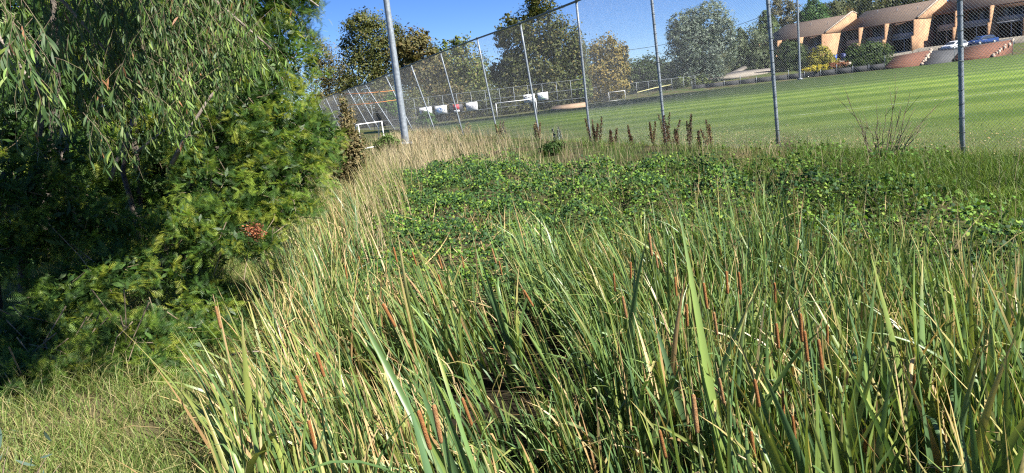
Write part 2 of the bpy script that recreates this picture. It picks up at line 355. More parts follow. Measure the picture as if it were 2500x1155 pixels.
# far boundary fences
def far_fence(label, x0, y0, x1, y1, Ht, n, rails, sp=0.14, z=0.0, posth=0.03):
    t = thing('boundary_fence', label, 'fence', (x0, y0, z), 'boundary fences around the far side of the field')
    A_ = np.array([x0, y0, z]); B_ = np.array([x1, y1, z]); up = np.array([0, 0, Ht])
    for k in range(n + 1):
        p = A_ + (B_ - A_) * k / n
        MB().tube(np.array([p - (0, 0, .1), p + up]), posth, 6).obj('post', M['galv'], t, True)
        if k < n:
            q_ = A_ + (B_ - A_) * (k + 1) / n
            for h in rails: MB().tube(np.array([p + up * h, q_ + up * h]), posth * 0.9, 6, cap=False).obj('rail', M['galv'], t, True)
            bay(0, p, p + up, q_, q_ + up, sp=sp, wr=0.0025, par=t, off=np.array([0, 0.04, 0]), jitter=0)
    return t
fx = lambda px, Y: at_y(px, 250, Y)[0]
far_fence('tall three-rail boundary fence carrying sponsor boards behind the white goal', fx(905, 92), 92, fx(1432, 92), 92, 3.55, 15, (0.33, 0.66, 1.0))
far_fence('lower wire boundary fence between the autumn willow and the grey tree', fx(1440, 108), 108, fx(1700, 110), 110, 2.3, 9, (1.0,))

# sponsor boards
def text_mesh(txt, size, m, name, parent, loc, sx=1.0):
    cu = bpy.data.curves.new(name, 'FONT'); cu.body = txt; cu.size = size; cu.align_x = 'CENTER'; cu.align_y = 'CENTER'; cu.extrude = 0.004; cu.resolution_u = 3
    tmp = bpy.data.objects.new('tmp_text', cu); col.objects.link(tmp); dg = bpy.context.evaluated_depsgraph_get(); me = bpy.data.meshes.new_from_object(tmp.evaluated_get(dg))
    bpy.data.objects.remove(tmp); me.name = name; me.materials.clear(); me.materials.append(m)
    o = link(name, me, parent); o.matrix_parent_inverse = Matrix(); o.location = loc; o.rotation_euler = (math.pi / 2, 0, 0); o.scale = (sx, 1, 1); return o
M['board'] = mat('board_white', (0.80, 0.80, 0.80), 0.5, (0.72, 0.73, 0.74), 1.0); M['black'] = mat('print_black', (0.03, 0.03, 0.03), 0.6); M['blue'] = mat('print_blue', (0.04, 0.16, 0.42), 0.6)
M['grey'] = mat('print_grey', (0.13, 0.13, 0.15), 0.6); M['darkboard'] = mat('board_dark', (0.045, 0.045, 0.055), 0.6); M['red'] = mat('print_red', (0.55, 0.05, 0.07), 0.6); M['green'] = mat('print_green', (0.25, 0.42, 0.28), 0.6)
def disc(b, cx, cz, r, k=16, y=-0.03, ri=0.0, a0=0, a1=2 * math.pi):
    A = np.linspace(a0, a1, k + 1)
    v = [(cx + r * math.cos(a), y, cz + r * math.sin(a)) for a in A] + [(cx + ri * math.cos(a), y, cz + ri * math.sin(a)) for a in A]
    b.add(v, [(i, i + 1, k + 1 + i + 1, k + 1 + i) for i in range(k)])
def board(px0, py0, px1, py1, label, m):
    Y = 91.86; a = at_y(px0, py0, Y); c = at_y(px1, py1, Y); wd = (c[0] - a[0]); 
    z1 = (at_y(px0, py0, Y)[2] + at_y(px1, py0 - (px1 - px0) * 0.118, Y)[2]) / 2; z0 = (at_y(px0, py1 + (px1 - px0) * 0.118, Y)[2] + at_y(px1, py1, Y)[2]) / 2
    t = thing('sponsor_board', label, 'sign', (a[0] + wd / 2, Y, (z0 + z1) / 2), 'sponsor boards hung on the far fence')
    hw, hh = wd / 2, (z1 - z0) / 2
    pn = MB().box((-hw, -0.02, -hh), (hw, 0.02, hh)).obj('panel', m, t); pn.matrix_parent_inverse = Matrix()
    return t, hw, hh
def mark(t, b, name, m):
    o = b.obj(name, m, t); o.matrix_parent_inverse = Matrix(); return o
t, hw, hh = board(1023, 264, 1056, 280, 'white board with small black emblem, partly hidden by green bush', M['board'])
b = MB(); disc(b, -hw * .55, 0.0, .15, 12); disc(b, -hw * .55, .0, .27, 10, ri=.21, a0=.5, a1=2.6); mark(t, b, 'emblem', M['black'])
b = MB(); b.box((-hw * .2, -.03, -.04), (hw * .75, -.025, .04)); mark(t, b, 'print_line', M['green'])
t, hw, hh = board(1061, 260, 1092.5, 276, 'white board with blue swirl emblem and blue letters', M['board'])
b = MB(); disc(b, -hw * .25, 0, .34, 20, ri=.27, a0=.3, a1=5.9); disc(b, -hw * .22, .02, .21, 16, ri=.15, a0=-.4, a1=4.6); mark(t, b, 'swirl', M['blue'])
text_mesh('WE', .46, M['blue'], 'lettering', t, (hw * .28, -.03, 0), 1.0)
t, hw, hh = board(1096, 257, 1131, 272, 'dark board with red and white square mark', M['darkboard'])
b = MB(); b.box((-.35, -.03, -.2), (.42, -.024, hh * .95)); mark(t, b, 'red_square', M['red']); b = MB(); b.box((-.33, -.03, -hh * .95), (.40, -.024, -.24)); mark(t, b, 'white_strip', M['board'])
t, hw, hh = board(1137, 251.5, 1167, 268, 'white board lettered SWELL in dark grey capitals', M['board'])
text_mesh('SWELL', .46, M['grey'], 'lettering', t, (0, -.03, 0), .9)
t, hw, hh = board(1277.5, 232, 1307, 249, 'white board with small dark crest behind the goal corner', M['board'])
b = MB(); disc(b, -hw * .6, -.18, .16, 8); disc(b, -hw * .6, .12, .24, 10, ri=.13, a0=.2, a1=3.5); mark(t, b, 'crest', M['black'])
b = MB(); b.box((-hw * .2, -.03, .12), (hw * .45, -.024, .26)); b.box((-hw * .2, -.03, -.22), (hw * .6, -.024, -.06)); mark(t, b, 'print_line', M['grey'])
t, hw, hh = board(1312, 227, 1339, 243, 'white board with faint green ring and fine print', M['board'])
b = MB(); disc(b, 0, .18, .2, 12, ri=.14); mark(t, b, 'ring_mark', M['green']); b = MB(); b.box((-hw * .75, -.03, -.3), (hw * .75, -.024, -.2)); b.box((-hw * .6, -.03, .14), (-.3, -.024, .22)); mark(t, b, 'print_line', M['green'])

# goals
def goal(label, x, y, wd, ht, rz, r=0.055, deep=1.4, bar_=True):
    t = thing('football_goal', label, 'goal', (x, y, 0), 'football goals on the field'); t.rotation_euler.z = rz
    def bar(name, pts):
        o = MB().tube(np.array(pts, float), r, 8).obj(name, M['white'], t, True); o.matrix_parent_inverse = Matrix()
    bar('post', [(-wd / 2, 0, 0), (-wd / 2, 0, ht)]); bar('post', [(wd / 2, 0, 0), (wd / 2, 0, ht)]); bar('crossbar', [(-wd / 2 - r, 0, ht), (wd / 2 + r, 0, ht)])
    for s in (-1, 1): bar('side_bar', [(s * wd / 2, 0.05, ht), (s * wd / 2, deep * .45, ht - .05), (s * wd / 2, deep, 0.06)])
    if bar_: bar('ground_bar', [(-wd / 2, deep, .06), (wd / 2, deep, .06)])
    return t
a = at_y(1214, 283, 88); c = at_y(1311, 272, 88)
goal('white football goal frame in front of the far sponsor boards', (a[0] + c[0]) / 2, 88, c[0] - a[0], 1.78, 0, .05, .5, False)
a = at_y(905, 330, 46); goal('white goal frame standing edge-on behind the leaning fence posts', a[0] - .1, 47.0, 2.2, 1.7, R(55), .036, .6)
o = [x for x in bpy.data.objects if x.name.startswith('football_goal')][-1]
a = at_y(1507, 240, 104); goal('small distant goal frame at the foot of the autumn willow', a[0], 104, 2.4, 1.35, 0, .035)
a = at_y(1555, 226, 103); c = at_y(1643, 206, 112); o = MB().tube(np.array([a, (a + c) / 2 + (0, 0, .08), c]), .07, 8).obj('barrier_rail', mat('faded_yellow', (.5, .47, .2), .7, (.4, .38, .2))); tag(o, 'long pale yellow rail sloping along the far field edge', 'rail')
for k, (pa, pb) in enumerate((((842, 230), (963, 221)), ((852, 257), (968, 244)))):
    a, c = at_y(*pa, 72), at_y(*pb, 72); mb = MB(); mb.tube(np.array([a, (a + c) / 2 - (0, 0, .05), c]), .028, 6)
    tag(mb.obj('orange_rope', mat('orange_nylon', (.62, .24, .08), .7) if k == 0 else bpy.data.materials['orange_nylon']), ('upper' if k == 0 else 'lower') + ' orange rope strung behind the leaning posts beside the floodlight pole', 'rope', 'orange ropes')

# floodlight poles
def pole(name, label, base, top, r0, r1, k=8, ht=16):
    d = top - base; d /= np.linalg.norm(d); t = thing(name, label, 'pole', base, 'floodlight poles')
    f = np.linspace(0, ht, 9); pts = base + d * f[:, None]; pts = np.concatenate([[base - (0, 0, .4)], pts])
    MB().tube(pts, np.interp(np.arange(len(pts)), [0, len(pts) - 1], [r0, r1]), k).obj('mast', M['galv'], t)
    MB().tube(np.array([base + (0, 0, -.1), base + (0, 0, .05), base + (0, 0, .1)]), [r0 * 1.9, r0 * 1.9, r0 * 1.2], 12).obj('base_plate', M['galv'], t)
    MB().box((pts[-1][0] - 1.4, pts[-1][1] - .1, pts[-1][2] - .1), (pts[-1][0] + 1.4, pts[-1][1] + .1, pts[-1][2] + .1)).obj('crossarm', M['galv'], t)
    for s in (-1.1, 0, 1.1): MB().box((pts[-1][0] + s - .25, pts[-1][1] - .45, pts[-1][2] - .5), (pts[-1][0] + s + .25, pts[-1][1] - .11, pts[-1][2] - .11)).obj('lamp_head', M['galv'], t)
    return t
bs = at_y(991, 350, 48); tp = at_y(943, 0, 48); pole('floodlight_pole', 'thick grey octagonal floodlight pole rising from dry grass by the fence', bs, tp, .27, .165, 8)
bs = at_y(1953, 193, 101); tp = at_y(1946.5, 0, 101); pole('floodlight_pole', 'slim pale floodlight pole standing in front of the brick townhouses', bs, tp, .19, .10, 8, 22)
# overhead cable
a, c = at_y(1947, 5, 101.3), at_y(1440, 128, 120); k = np.linspace(0, 1, 25)[:, None]
cab = a + (c - a) * k - np.array([0, 0, 1.0]) * (4 * k * (1 - k)) * 1.6; tag(MB().tube(cab, .035, 5).obj('overhead_cable', M['black']), 'thin black cable sagging from the slim pole behind the fence', 'cable')

# ================================================================== TOWNHOUSES
PHI = R(55); HFv = np.array([math.cos(PHI), -math.sin(PHI), 0]); HD = np.array([math.sin(PHI), math.cos(PHI), 0]); HA = at_y(1843, 173, 152)
def H(a, d, z): return HA + HFv * a + HD * d + np.array([0, 0, z])
bm_, N, L, P = new_mat('orange_brick'); P.inputs['Roughness'].default_value = 0.9
tcx = N.new('ShaderNodeTexCoord'); mp = N.new('ShaderNodeMapping'); mp.inputs['Rotation'].default_value = (math.pi / 2, 0, R(-35)); L.new(tcx.outputs['Object'], mp.inputs[0])
bt = N.new('ShaderNodeTexBrick'); bt.inputs['Scale'].default_value = 1.0; bt.inputs['Brick Width'].default_value = .24; bt.inputs['Row Height'].default_value = .086; bt.inputs['Mortar Size'].default_value = .008
bt.inputs['Color1'].default_value = (.41, .225, .115, 1); bt.inputs['Color2'].default_value = (.33, .17, .083, 1); bt.inputs['Mortar'].default_value = (.34, .26, .18, 1); L.new(mp.outputs[0], bt.inputs['Vector'])
_, rr = noise_mix(bm_, N, L, (.8, .78, .75), (1.12, 1.1, 1.05), .8, 5); mm = N.new('ShaderNodeMix'); mm.data_type = 'RGBA'; mm.blend_type = 'MULTIPLY'; mm.inputs[0].default_value = 1
L.new(bt.outputs[0], mm.inputs[6]); L.new(rr.outputs[0], mm.inputs[7]); L.new(mm.outputs[2], P.inputs['Base Color']); M['brick'] = bm_
M['dkbrick'] = mat('brown_brick', (.11, .06, .045), .9, (.16, .09, .06), 4); M['tile'] = mat('brown_roof_tile', (.128, .09, .066), .85, (.092, .065, .05), 2.5, bump=.6, bscale=9)
M['fascia'] = mat('pale_render', (.40, .33, .25), .8, (.33, .27, .21), 2); M['rail_white'] = mat('balcony_white', (.42, .43, .46), .6, (.34, .35, .38), 2)
M['glass'] = mat('window_glass', (.03, .04, .05), .08, (.05, .06, .07), 2, spec=.8); M['dark'] = mat('deep_interior', (.03, .026, .024), .9); M['curtain'] = mat('curtain', (.35, .36, .38), .8, (.28, .29, .31), 3)
def hbox(name, a0, a1, d0, d1, z0, z1, m, par):
    b = MB(); b.v.append(np.array([H(a, d, z) for z in (z0, z1) for a, d in ((a0, d0), (a1, d0), (a1, d1), (a0, d1))])); b.n = 8
    b.extra = [[0, 1, 2, 3], [7, 6, 5, 4], [0, 4, 5, 1], [1, 5, 6, 2], [2, 6, 7, 3], [3, 7, 4, 0]]
    return b.obj(name, m, par)
def hwall(name, poly, a0, a1, m, par):
    b = MB(); b.prism(poly, lambda d, z, a: H(a, d, z), a0, a1); return b.obj(name, m, par)
EV = 5.6
def unit(k, a0, d0, z0, fins, a1, label, party=True, last=False):
    t = thing('townhouse', label, 'house', H(a0, d0, z0), 'staggered brick townhouses beyond the field')
    # brick wing walls with a stepped foot, standing forward of the eave
    def fin(a, back, w_=.3):
        poly = [(d0, z0 - 1.5), (d0, z0 + 2.7), (d0 + .9, z0 + 2.7), (d0 + .9, z0 + EV), (d0 + back, z0 + EV), (d0 + back, z0 - 1.5)]
        return hwall('wing_wall', poly, a, a + w_, M['brick'], t)
    for f in fins: fin(f, 4.6)
    if party:
        fin(a1 - .35, 9.6)
        # parapet of the party wall that follows the roof slope, with a pale capping
        p = [(d0 + 2.3, z0 + EV + .003), (d0 + 2.3, z0 + EV + .3), (d0 + 12.4, z0 + EV + 3.95), (d0 + 14.0, z0 + EV + 3.5), (d0 + 14.0, z0 + 2.5), (d0 + 9.61, z0 + 2.5), (d0 + 9.61, z0 + EV + .003)]
        pw = hwall('party_wall', p, a1 - .34, a1 - .02, M['brick'], t)
        c_ = [(d0 + 2.2, z0 + EV + .31), (d0 + 2.2, z0 + EV + .47), (d0 + 12.4, z0 + EV + 4.15), (d0 + 14.1, z0 + EV + 3.68), (d0 + 14.1, z0 + EV + 3.52), (d0 + 12.4, z0 + EV + 3.97)]
        hwall('capping', c_, a1 - .42, a1 + .05, M['fascia'], pw)
    aL, aR, dr = a0 + .35, a1 - .4, d0 + 2.5
    # roof
    rf = hwall('roof', [(dr - .1, z0 + EV), (dr - .1, z0 + EV + .12), (dr + 9.9, z0 + EV + 3.6), (dr + 17, z0 + EV + 1.2), (dr + 17, z0 + EV + 1.05), (dr + 9.9, z0 + EV + 3.4)], a0 - .15, aR + .04, M['tile'], t)
    hwall('fascia', [(dr - .13, z0 + EV - .2), (dr - .13, z0 + EV + .1), (dr - .105, z0 + EV + .1), (dr - .105, z0 + EV - .2)], a0 - .15, aR + .04, M['dkbrick'], rf)
    for kk in range(3):
        av = a0 + 3.5 + kk * 4.3; dd = dr + 7.5 - kk; zz = z0 + EV + .12 + (dd - dr + .1) * .348
        b = MB(); b.tube(np.array([H(av, dd, zz - .1), H(av, dd, zz + .45), H(av, dd, zz + .5)]), [.07, .07, .11], 8); b.obj('vent_pipe', M['white'], rf, True)
    # ground floor carports, back wall, upper wall, balconies
    hbox('wall', aL, aR, dr + 6.5, dr + 6.8, z0 - 1.5, z0 + EV + 1.0, M['dkbrick'], t)
    if k: hbox('end_wall', a0 + .02, a0 + .3, dr + 1.2, dr + 16, z0 - 1.5, z0 + EV - .05, M['dkbrick'], t)
    hbox('upper_wall', aL, aR, dr + 2.75, dr + 2.95, z0 + 2.62, z0 + EV + .6, M['dkbrick'], t)
    hbox('floor_slab', aL, aR, dr + .95, dr + 6.5, z0 + 2.35, z0 + 2.6, M['rail_white'], t)
    bounds = [a0 + .35] + [f for f in fins if f > a0 + 1] + [aR]
    for i in range(len(bounds) - 1):
        p0, p1 = bounds[i] + (.3 if i else .02), bounds[i + 1] - .02
        br = hbox('balcony_railing', p0, p1, dr + .98, dr + 1.04, z0 + 2.62, z0 + 3.5, M['rail_white'], t)
        for q in np.arange(p0 + .2, p1, .33): hbox('baluster', q, q + .05, dr + .93, dr + .975, z0 + 2.64, z0 + 3.56, M['rail_white'], br)
        wv = p1 - p0
        for j, (f0, f1) in enumerate(((.08, .36), (.42, .66), (.7, .95))):
            wd = hbox('window', p0 + wv * f0, p0 + wv * f1, dr + 2.66, dr + 2.745, z0 + 2.75, z0 + 4.95, M['rail_white'], t)
            hbox('pane', p0 + wv * f0 + .08, p0 + wv * (f0 + f1) / 2 - .03, dr + 2.63, dr + 2.655, z0 + 2.85, z0 + 4.87, M['glass'] if (i + j) % 2 else M['curtain'], wd)
            hbox('pane', p0 + wv * (f0 + f1) / 2 + .03, p0 + wv * f1 - .08, dr + 2.63, dr + 2.655, z0 + 2.85, z0 + 4.87, M['glass'], wd)
        b = MB(); pm = (p0 + p1) / 2 - .4; b.tube(np.array([H(pm, dr + 1.3, z0 - 1.4), H(pm, dr + 1.3, z0 + 2.35)]), .06, 8); b.obj('carport_post', M['white'], t, True)
        b = MB(); b.tube(np.array([H(pm + .9, dr + 3.3, z0 - 1.4), H(pm + .9, dr + 3.3, z0 + 2.35)]), .05, 8); b.obj('carport_post', M['rail_white'], t, True)
        hbox('dark_panel', p0 + wv * .25, p0 + wv * .8, dr + 6.4, dr + 6.49, z0 - 1.4, z0 + 1.9, M['dark'], t)  # near-black panel at the back of the carport
    return t
unit(0, 0, 0, 0, [0, 4.9, 9.8], 15, 'brick townhouse with open gable end, farthest of the row, behind the slim pole')
unit(1, 15, 5.5, .35, [19.2, 24.2], 29.8, 'middle brick townhouse of the staggered row, behind the rounded clipped bush')
unit(2, 29.8, 11.0, 1.0, [34.2, 39.8, 45.2], 50.5, 'brick townhouse with balconies above the parked cars, nearest of the row', party=False)
slab('house_terrace', [H(-1, -1.5, -.25), H(14.9, -1.5, -.22), H(15, 3.5, .05), H(29.7, 3.5, .1), H(29.8, 8, .72), H(56, 8, .75), H(56, 24, .76), H(-1, 20, -.2)][::-1], 2.5, dm)

# embankment beds, low dark wall, driveway ramp
M['mulch'] = mat('red_mulch', (.11, .045, .028), .95, (.16, .07, .042), 3, bump=.8, bscale=12); M['sleeper'] = mat('timber_sleeper', (.15, .065, .038), .9, (.11, .05, .03), 4); M['stone'] = mat('pale_stone', (.45, .37, .29), .9, (.33, .26, .2), 5, bump=.6, bscale=8)
M['asphalt'] = mat('asphalt', (.055, .058, .062), .9, (.075, .077, .08), 2)
def bed(label, BL, BR, TR, TL, y0, y1, rows):
    a, b_, c, d = at_y(*BL, y0), at_y(*BR, y0 - .3), at_y(*TR, y1 - .3), at_y(*TL, y1)
    t = thing('garden_bed', label, 'garden bed', a, 'mulched garden beds below the townhouses')
    mb = MB(); mb.v.append(np.array([a, b_, c, d, a - (0, 0, 1), b_ - (0, 0, 1), c - (0, 0, 2.5), d - (0, 0, 2.5)])); mb.n = 8; mb.extra = [[0, 1, 2, 3], [4, 7, 6, 5], [0, 4, 5, 1], [1, 5, 6, 2], [2, 6, 7, 3], [3, 7, 4, 0]]
    mb.obj('mulch_slope', M['mulch'], t)
    for k in range(rows):
        f = (k + .15) / rows; p, q = a + (d - a) * f, b_ + (c - b_) * f
        MB().tube(np.array([p, p + (q - p) * .5, q]), .10, 4).obj('sleeper', M['sleeper'], t)
    for k in range(9):
        f = k / 8; p = b_ + (c - b_) * f + rng.normal(0, .08, 3); r = rng.uniform(.16, .3)
        mb = MB(); u_ = np.linspace(0, 2 * math.pi, 7)[:-1]; vv = [(0, 0, r * .7)] + [(r * math.cos(x) * rng.uniform(.7, 1.2), r * math.sin(x) * rng.uniform(.7, 1.2), r * .35) for x in u_] + [(r * 1.1 * math.cos(x), r * 1.1 * math.sin(x), -r) for x in u_]
        mb.add(np.array(vv) + p, [(0, 1 + i, 1 + (i + 1) % 6, 1 + (i + 1) % 6) for i in range(6)] + [(1 + i, 7 + i, 7 + (i + 1) % 6, 1 + (i + 1) % 6) for i in range(6)]); mb.obj('stone', M['stone'], t)
bed('sloping red mulch bed with timber sleepers beside the rounded clipped bush', (2158, 166), (2252, 154), (2272, 122), (2185, 137), 104, 109, 6)
bed('sloping red mulch bed with timber sleepers below the blue car', (2325, 146), (2425, 134), (2474, 96), (2352, 116), 103, 108, 7)
slab('driveway_ramp', [at_y(2248, 158, 103.5), at_y(2330, 147, 103), at_y(2356, 118, 110), at_y(2272, 124, 110.5)], .8, M['asphalt'])
M['blackwall'] = mat('black_edging', (.014, .015, .018), .8, (.022, .024, .028), 2)
t = thing('edging_wall', 'low black edging wall with thin stakes along the far field edge', 'wall', at_y(1690, 222, 108))
xs = np.linspace(1690, 2160, 13)
for i in range(12):
    Ya, Yb = 108.5 - i * .3, 108.5 - (i + 1) * .3; a, c = at_y(xs[i], 223 - (xs[i] - 1690) * .122, Ya), at_y(xs[i + 1], 223 - (xs[i + 1] - 1690) * .122, Yb); a[2] = c[2] = -.05
    mb = MB(); hh_ = .95; mb.v.append(np.array([a, c, c + (0, .12, 0), a + (0, .12, 0), a + (0, 0, hh_), c + (0, 0, hh_), c + (0, .12, hh_), a + (0, .12, hh_)])); mb.n = 8
    mb.extra = [[0, 3, 2, 1], [4, 5, 6, 7], [0, 1, 5, 4], [1, 2, 6, 5], [2, 3, 7, 6], [3, 0, 4, 7]]; mb.obj('panel', M['blackwall'], t)
    MB().tube(np.array([a + (0, -.06, 0), a + (0, -.06, 1.15 + .5 * (i % 3 == 0))]), .035, 6).obj('stake', M['galv'], t)
for px, lab in ((2160, 'thin steel stake beside the mulch bed and rounded bush'), (2330, 'thin steel stake at the foot of the driveway ramp'), (2473, 'pale steel stake at the top corner of the mulch bed')):
    a = at_y(px, 150 - (px - 2160) * .11, 102); a[2] = -.05; tag(MB().tube(np.array([a, a + (0, 0, 2.0), a + (0, 0, 2.05)]), [.04, .04, .02], 6).obj('fence_stake', M['galv']), lab, 'stake', 'stakes at the far field edge')
# grassy verge and pale boulders edge left of the houses
slab('verge', [at_y(1720, 212, 110), at_y(1900, 192, 109), at_y(1900, 182, 113.5), at_y(1730, 201, 113)], .5, mat('dry_verge', (.2, .19, .07), .95, (.14, .17, .05), 1.5))

# cars
def car(label, px, py, Y, rz, paint, Lc=4.3):
    p = at_y(px, py, Y); t = thing('parked_car', label, 'car', p, 'cars parked below the townhouses'); t.rotation_euler.z = rz
    prof = [(-.5, .28), (-.5, .62), (-.47, .78), (-.28, .90), (-.16, 1.28), (-.05, 1.42), (.16, 1.44), (.30, 1.36), (.42, .98), (.49, .92), (.5, .55), (.5, .28)]
    def add(name, b, m, smooth=False, par=t): o = b.obj(name, m, par, smooth); o.matrix_parent_inverse = Matrix(); return o
    n = len(prof); ys = [-.86, -.80, .80, .86]; v = []
    for y in ys:
        for x, z in prof:
            k = 1.0 if abs(y) > .83 else 1.0; yy = y * (1 if z < .95 else .84 + .1 * (1.44 - z)); v.append((x * Lc * (0.985 if abs(y) > .83 else 1), yy, z - (.02 if abs(y) > .83 and z > .9 else 0)))
    mb = MB(); mb.v.append(np.array(v)); mb.n = len(v); mb.extra = [[j * n + i, j * n + (i + 1) % n, (j + 1) * n + (i + 1) % n, (j + 1) * n + i] for j in range(3) for i in range(n)] + [list(range(n))[::-1], [3 * n + i for i in range(n)]]
    add('body', mb, paint)
    for s in (-1, 1):
        mb = MB(); yy = s * .80; mb.v.append(np.array([(x * Lc, s * (.875 - .09 * (z - .9) / .5), z) for x, z in ((-.25, .93), (-.145, 1.25), (-.05, 1.36), (.15, 1.38), (.27, 1.31), (.38, .97))])); mb.n = 6; mb.extra = [list(range(6)) if s < 0 else list(range(6))[::-1]]; add('side_window', mb, M['glass'])
        for x in (-.30, .31):
            mb = MB(); mb.tube(np.array([(x * Lc, s * .70, .31), (x * Lc, s * .89, .31)]), .31, 16); w_ = add('wheel', mb, M['black'])
            mb = MB(); mb.tube(np.array([(x * Lc, s * .88, .31), (x * Lc, s * .905, .31)]), .19, 12); add('rim', mb, M['galv'], par=w_)
        mb = MB(); mb.box((-.503 * Lc, s * .62 - .16, .60), (-.497 * Lc, s * .62 + .16, .74)); add('headlight', mb, M['white'])
        mb = MB(); mb.box((.497 * Lc, s * .66 - .13, .66), (.503 * Lc, s * .66 + .13, .84)); add('tail_light', mb, M['red'])
    mb = MB(); mb.v.append(np.array([(-.272 * Lc, -.7, .95), (-.272 * Lc, .7, .95), (-.168 * Lc, .62, 1.28), (-.168 * Lc, -.62, 1.28)]) + (-.015, 0, .02)); mb.n = 4; mb.extra = [[0, 3, 2, 1]]; add('windscreen', mb, M['glass'])
    mb = MB(); mb.v.append(np.array([(.418 * Lc, -.7, 1.0), (.418 * Lc, .7, 1.0), (.31 * Lc, .62, 1.34), (.31 * Lc, -.62, 1.34)]) + (.02, 0, .02)); mb.n = 4; mb.extra = [[0, 1, 2, 3]]; add('rear_window', mb, M['glass'])
car('silver hatchback parked at the top of the driveway ramp', 2332, 122, 112, R(20), mat('silver_paint', (.62, .64, .67), .25, (.58, .6, .63), .5, spec=.6))
car('dark blue car parked above the mulch bed', 2398, 110, 112, R(12), mat('blue_paint', (.02, .05, .17), .2, (.015, .04, .14), .5, spec=.6), 4.6)
slab('parking_pad', [at_y(2290, 124, 110), at_y(2478, 97, 109.5), at_y(2478, 92, 117), at_y(2290, 118, 117)], .6, M['asphalt'])
# wheelie bins
def bin_(label, px, py, Y, m):
    p = at_y(px, py, Y); t = thing('wheelie_bin', label, 'bin', p, 'wheelie bins by the townhouses')
    mb = MB(); mb.v.append(np.array([(-.24, -.28, 0), (.24, -.28, 0), (.24, .28, 0), (-.24, .28, 0), (-.34, -.38, 1.15), (.34, -.38, 1.15), (.34, .38, 1.15), (-.34, .38, 1.15)])); mb.n = 8; mb.extra = [[0, 3, 2, 1], [4, 5, 6, 7], [0, 1, 5, 4], [1, 2, 6, 5], [2, 3, 7, 6], [3, 0, 4, 7]]
    o = mb.obj('bin_body', m, t); o.matrix_parent_inverse = Matrix()
    mb = MB(); mb.v.append(np.array([(-.37, -.42, 1.152), (.37, -.42, 1.152), (.37, .42, 1.152), (-.37, .42, 1.152), (-.33, -.36, 1.22), (.33, -.36, 1.22), (.33, .36, 1.3), (-.33, .36, 1.3)])); mb.n = 8; mb.extra = [[0, 3, 2, 1], [4, 5, 6, 7], [0, 1, 5, 4], [1, 2, 6, 5], [2, 3, 7, 6], [3, 0, 4, 7]]
    o = mb.obj('lid', m, t); o.matrix_parent_inverse = Matrix()
    for s in (-1, 1):
        mb = MB(); mb.tube(np.array([(s * .25, .3, .12), (s * .31, .3, .12)]), .12, 10); o = mb.obj('wheel', M['black'], t); o.matrix_parent_inverse = Matrix()
bin_('bright blue wheelie bin beside the yellow bush', 2037, 151, 124, mat('bin_blue', (.03, .10, .55), .5)); bin_('dark blue wheelie bin under the carport', 2059, 148, 128, mat('bin_navy', (.04, .06, .2), .5))
a, c = at_y(1962, 168, 107), at_y(2078, 151, 107)
slab('planter_edge', [a, c, c + (0, .5, 0), a + (0, .5, 0)], .35, M['stone'])

# ================================================================== FAR TREES AND BUSHES
LQ = np.array([(-.5, 0, 0), (0, -.28, .08), (.5, 0, 0), (0, .28, .08)], float); LQF = np.array([(0, 1, 2, 3)])
def lobes_to_points(lobes, Y, n, clump=14, spread=.16, shell=.45, thick=.75):
    """points scattered in clumps through ellipsoids given by photo outline (cx, cy, rx, ry) at distance Y"""
    vol = np.array([(l[2] * l[3]) ** 1.0 for l in lobes]); cnt = rng.multinomial(n // clump, vol / vol.sum()); P_, O_, I_ = [], [], []
    for l, c in zip(lobes, cnt):
        if not c: continue
        cy = l[4] if len(l) > 4 else 0.0
        ce = at_y(l[0], l[1], Y + cy); rx, rz = l[2] * px_size(Y), l[3] * px_size(Y); ry = thick * (rx + rz) / 2
        d = rng.normal(size=(c, 3)); d /= np.linalg.norm(d, axis=1)[:, None]; r = rng.uniform(shell, 1.0, c) ** .6 * (1 + .10 * rng.normal(size=c))
        e = ce + d * r[:, None] * (rx, ry, rz)
        k = rng.normal(size=(c, clump, 3)) * (spread * (rx + rz) / 2)
        P_.append((e[:, None] + k).reshape(-1, 3)); O_.append(np.repeat(d, clump, 0)); I_.append(np.repeat(rng.uniform(0, 1, c), clump))
    return np.concatenate(P_), np.concatenate(O_), np.concatenate(I_)
def billow(lobes, k=3):
    out = list(lobes)
    for l in lobes:
        for j in range(k):
            a = rng.uniform(0, 2 * math.pi); f = rng.uniform(.28, .5)
            out.append((l[0] + math.cos(a) * l[2] * rng.uniform(.7, .95), l[1] + math.sin(a) * l[3] * rng.uniform(.7, .95), l[2] * f, l[3] * f, rng.normal(0, 1.0) * l[2] * .03))
    return out
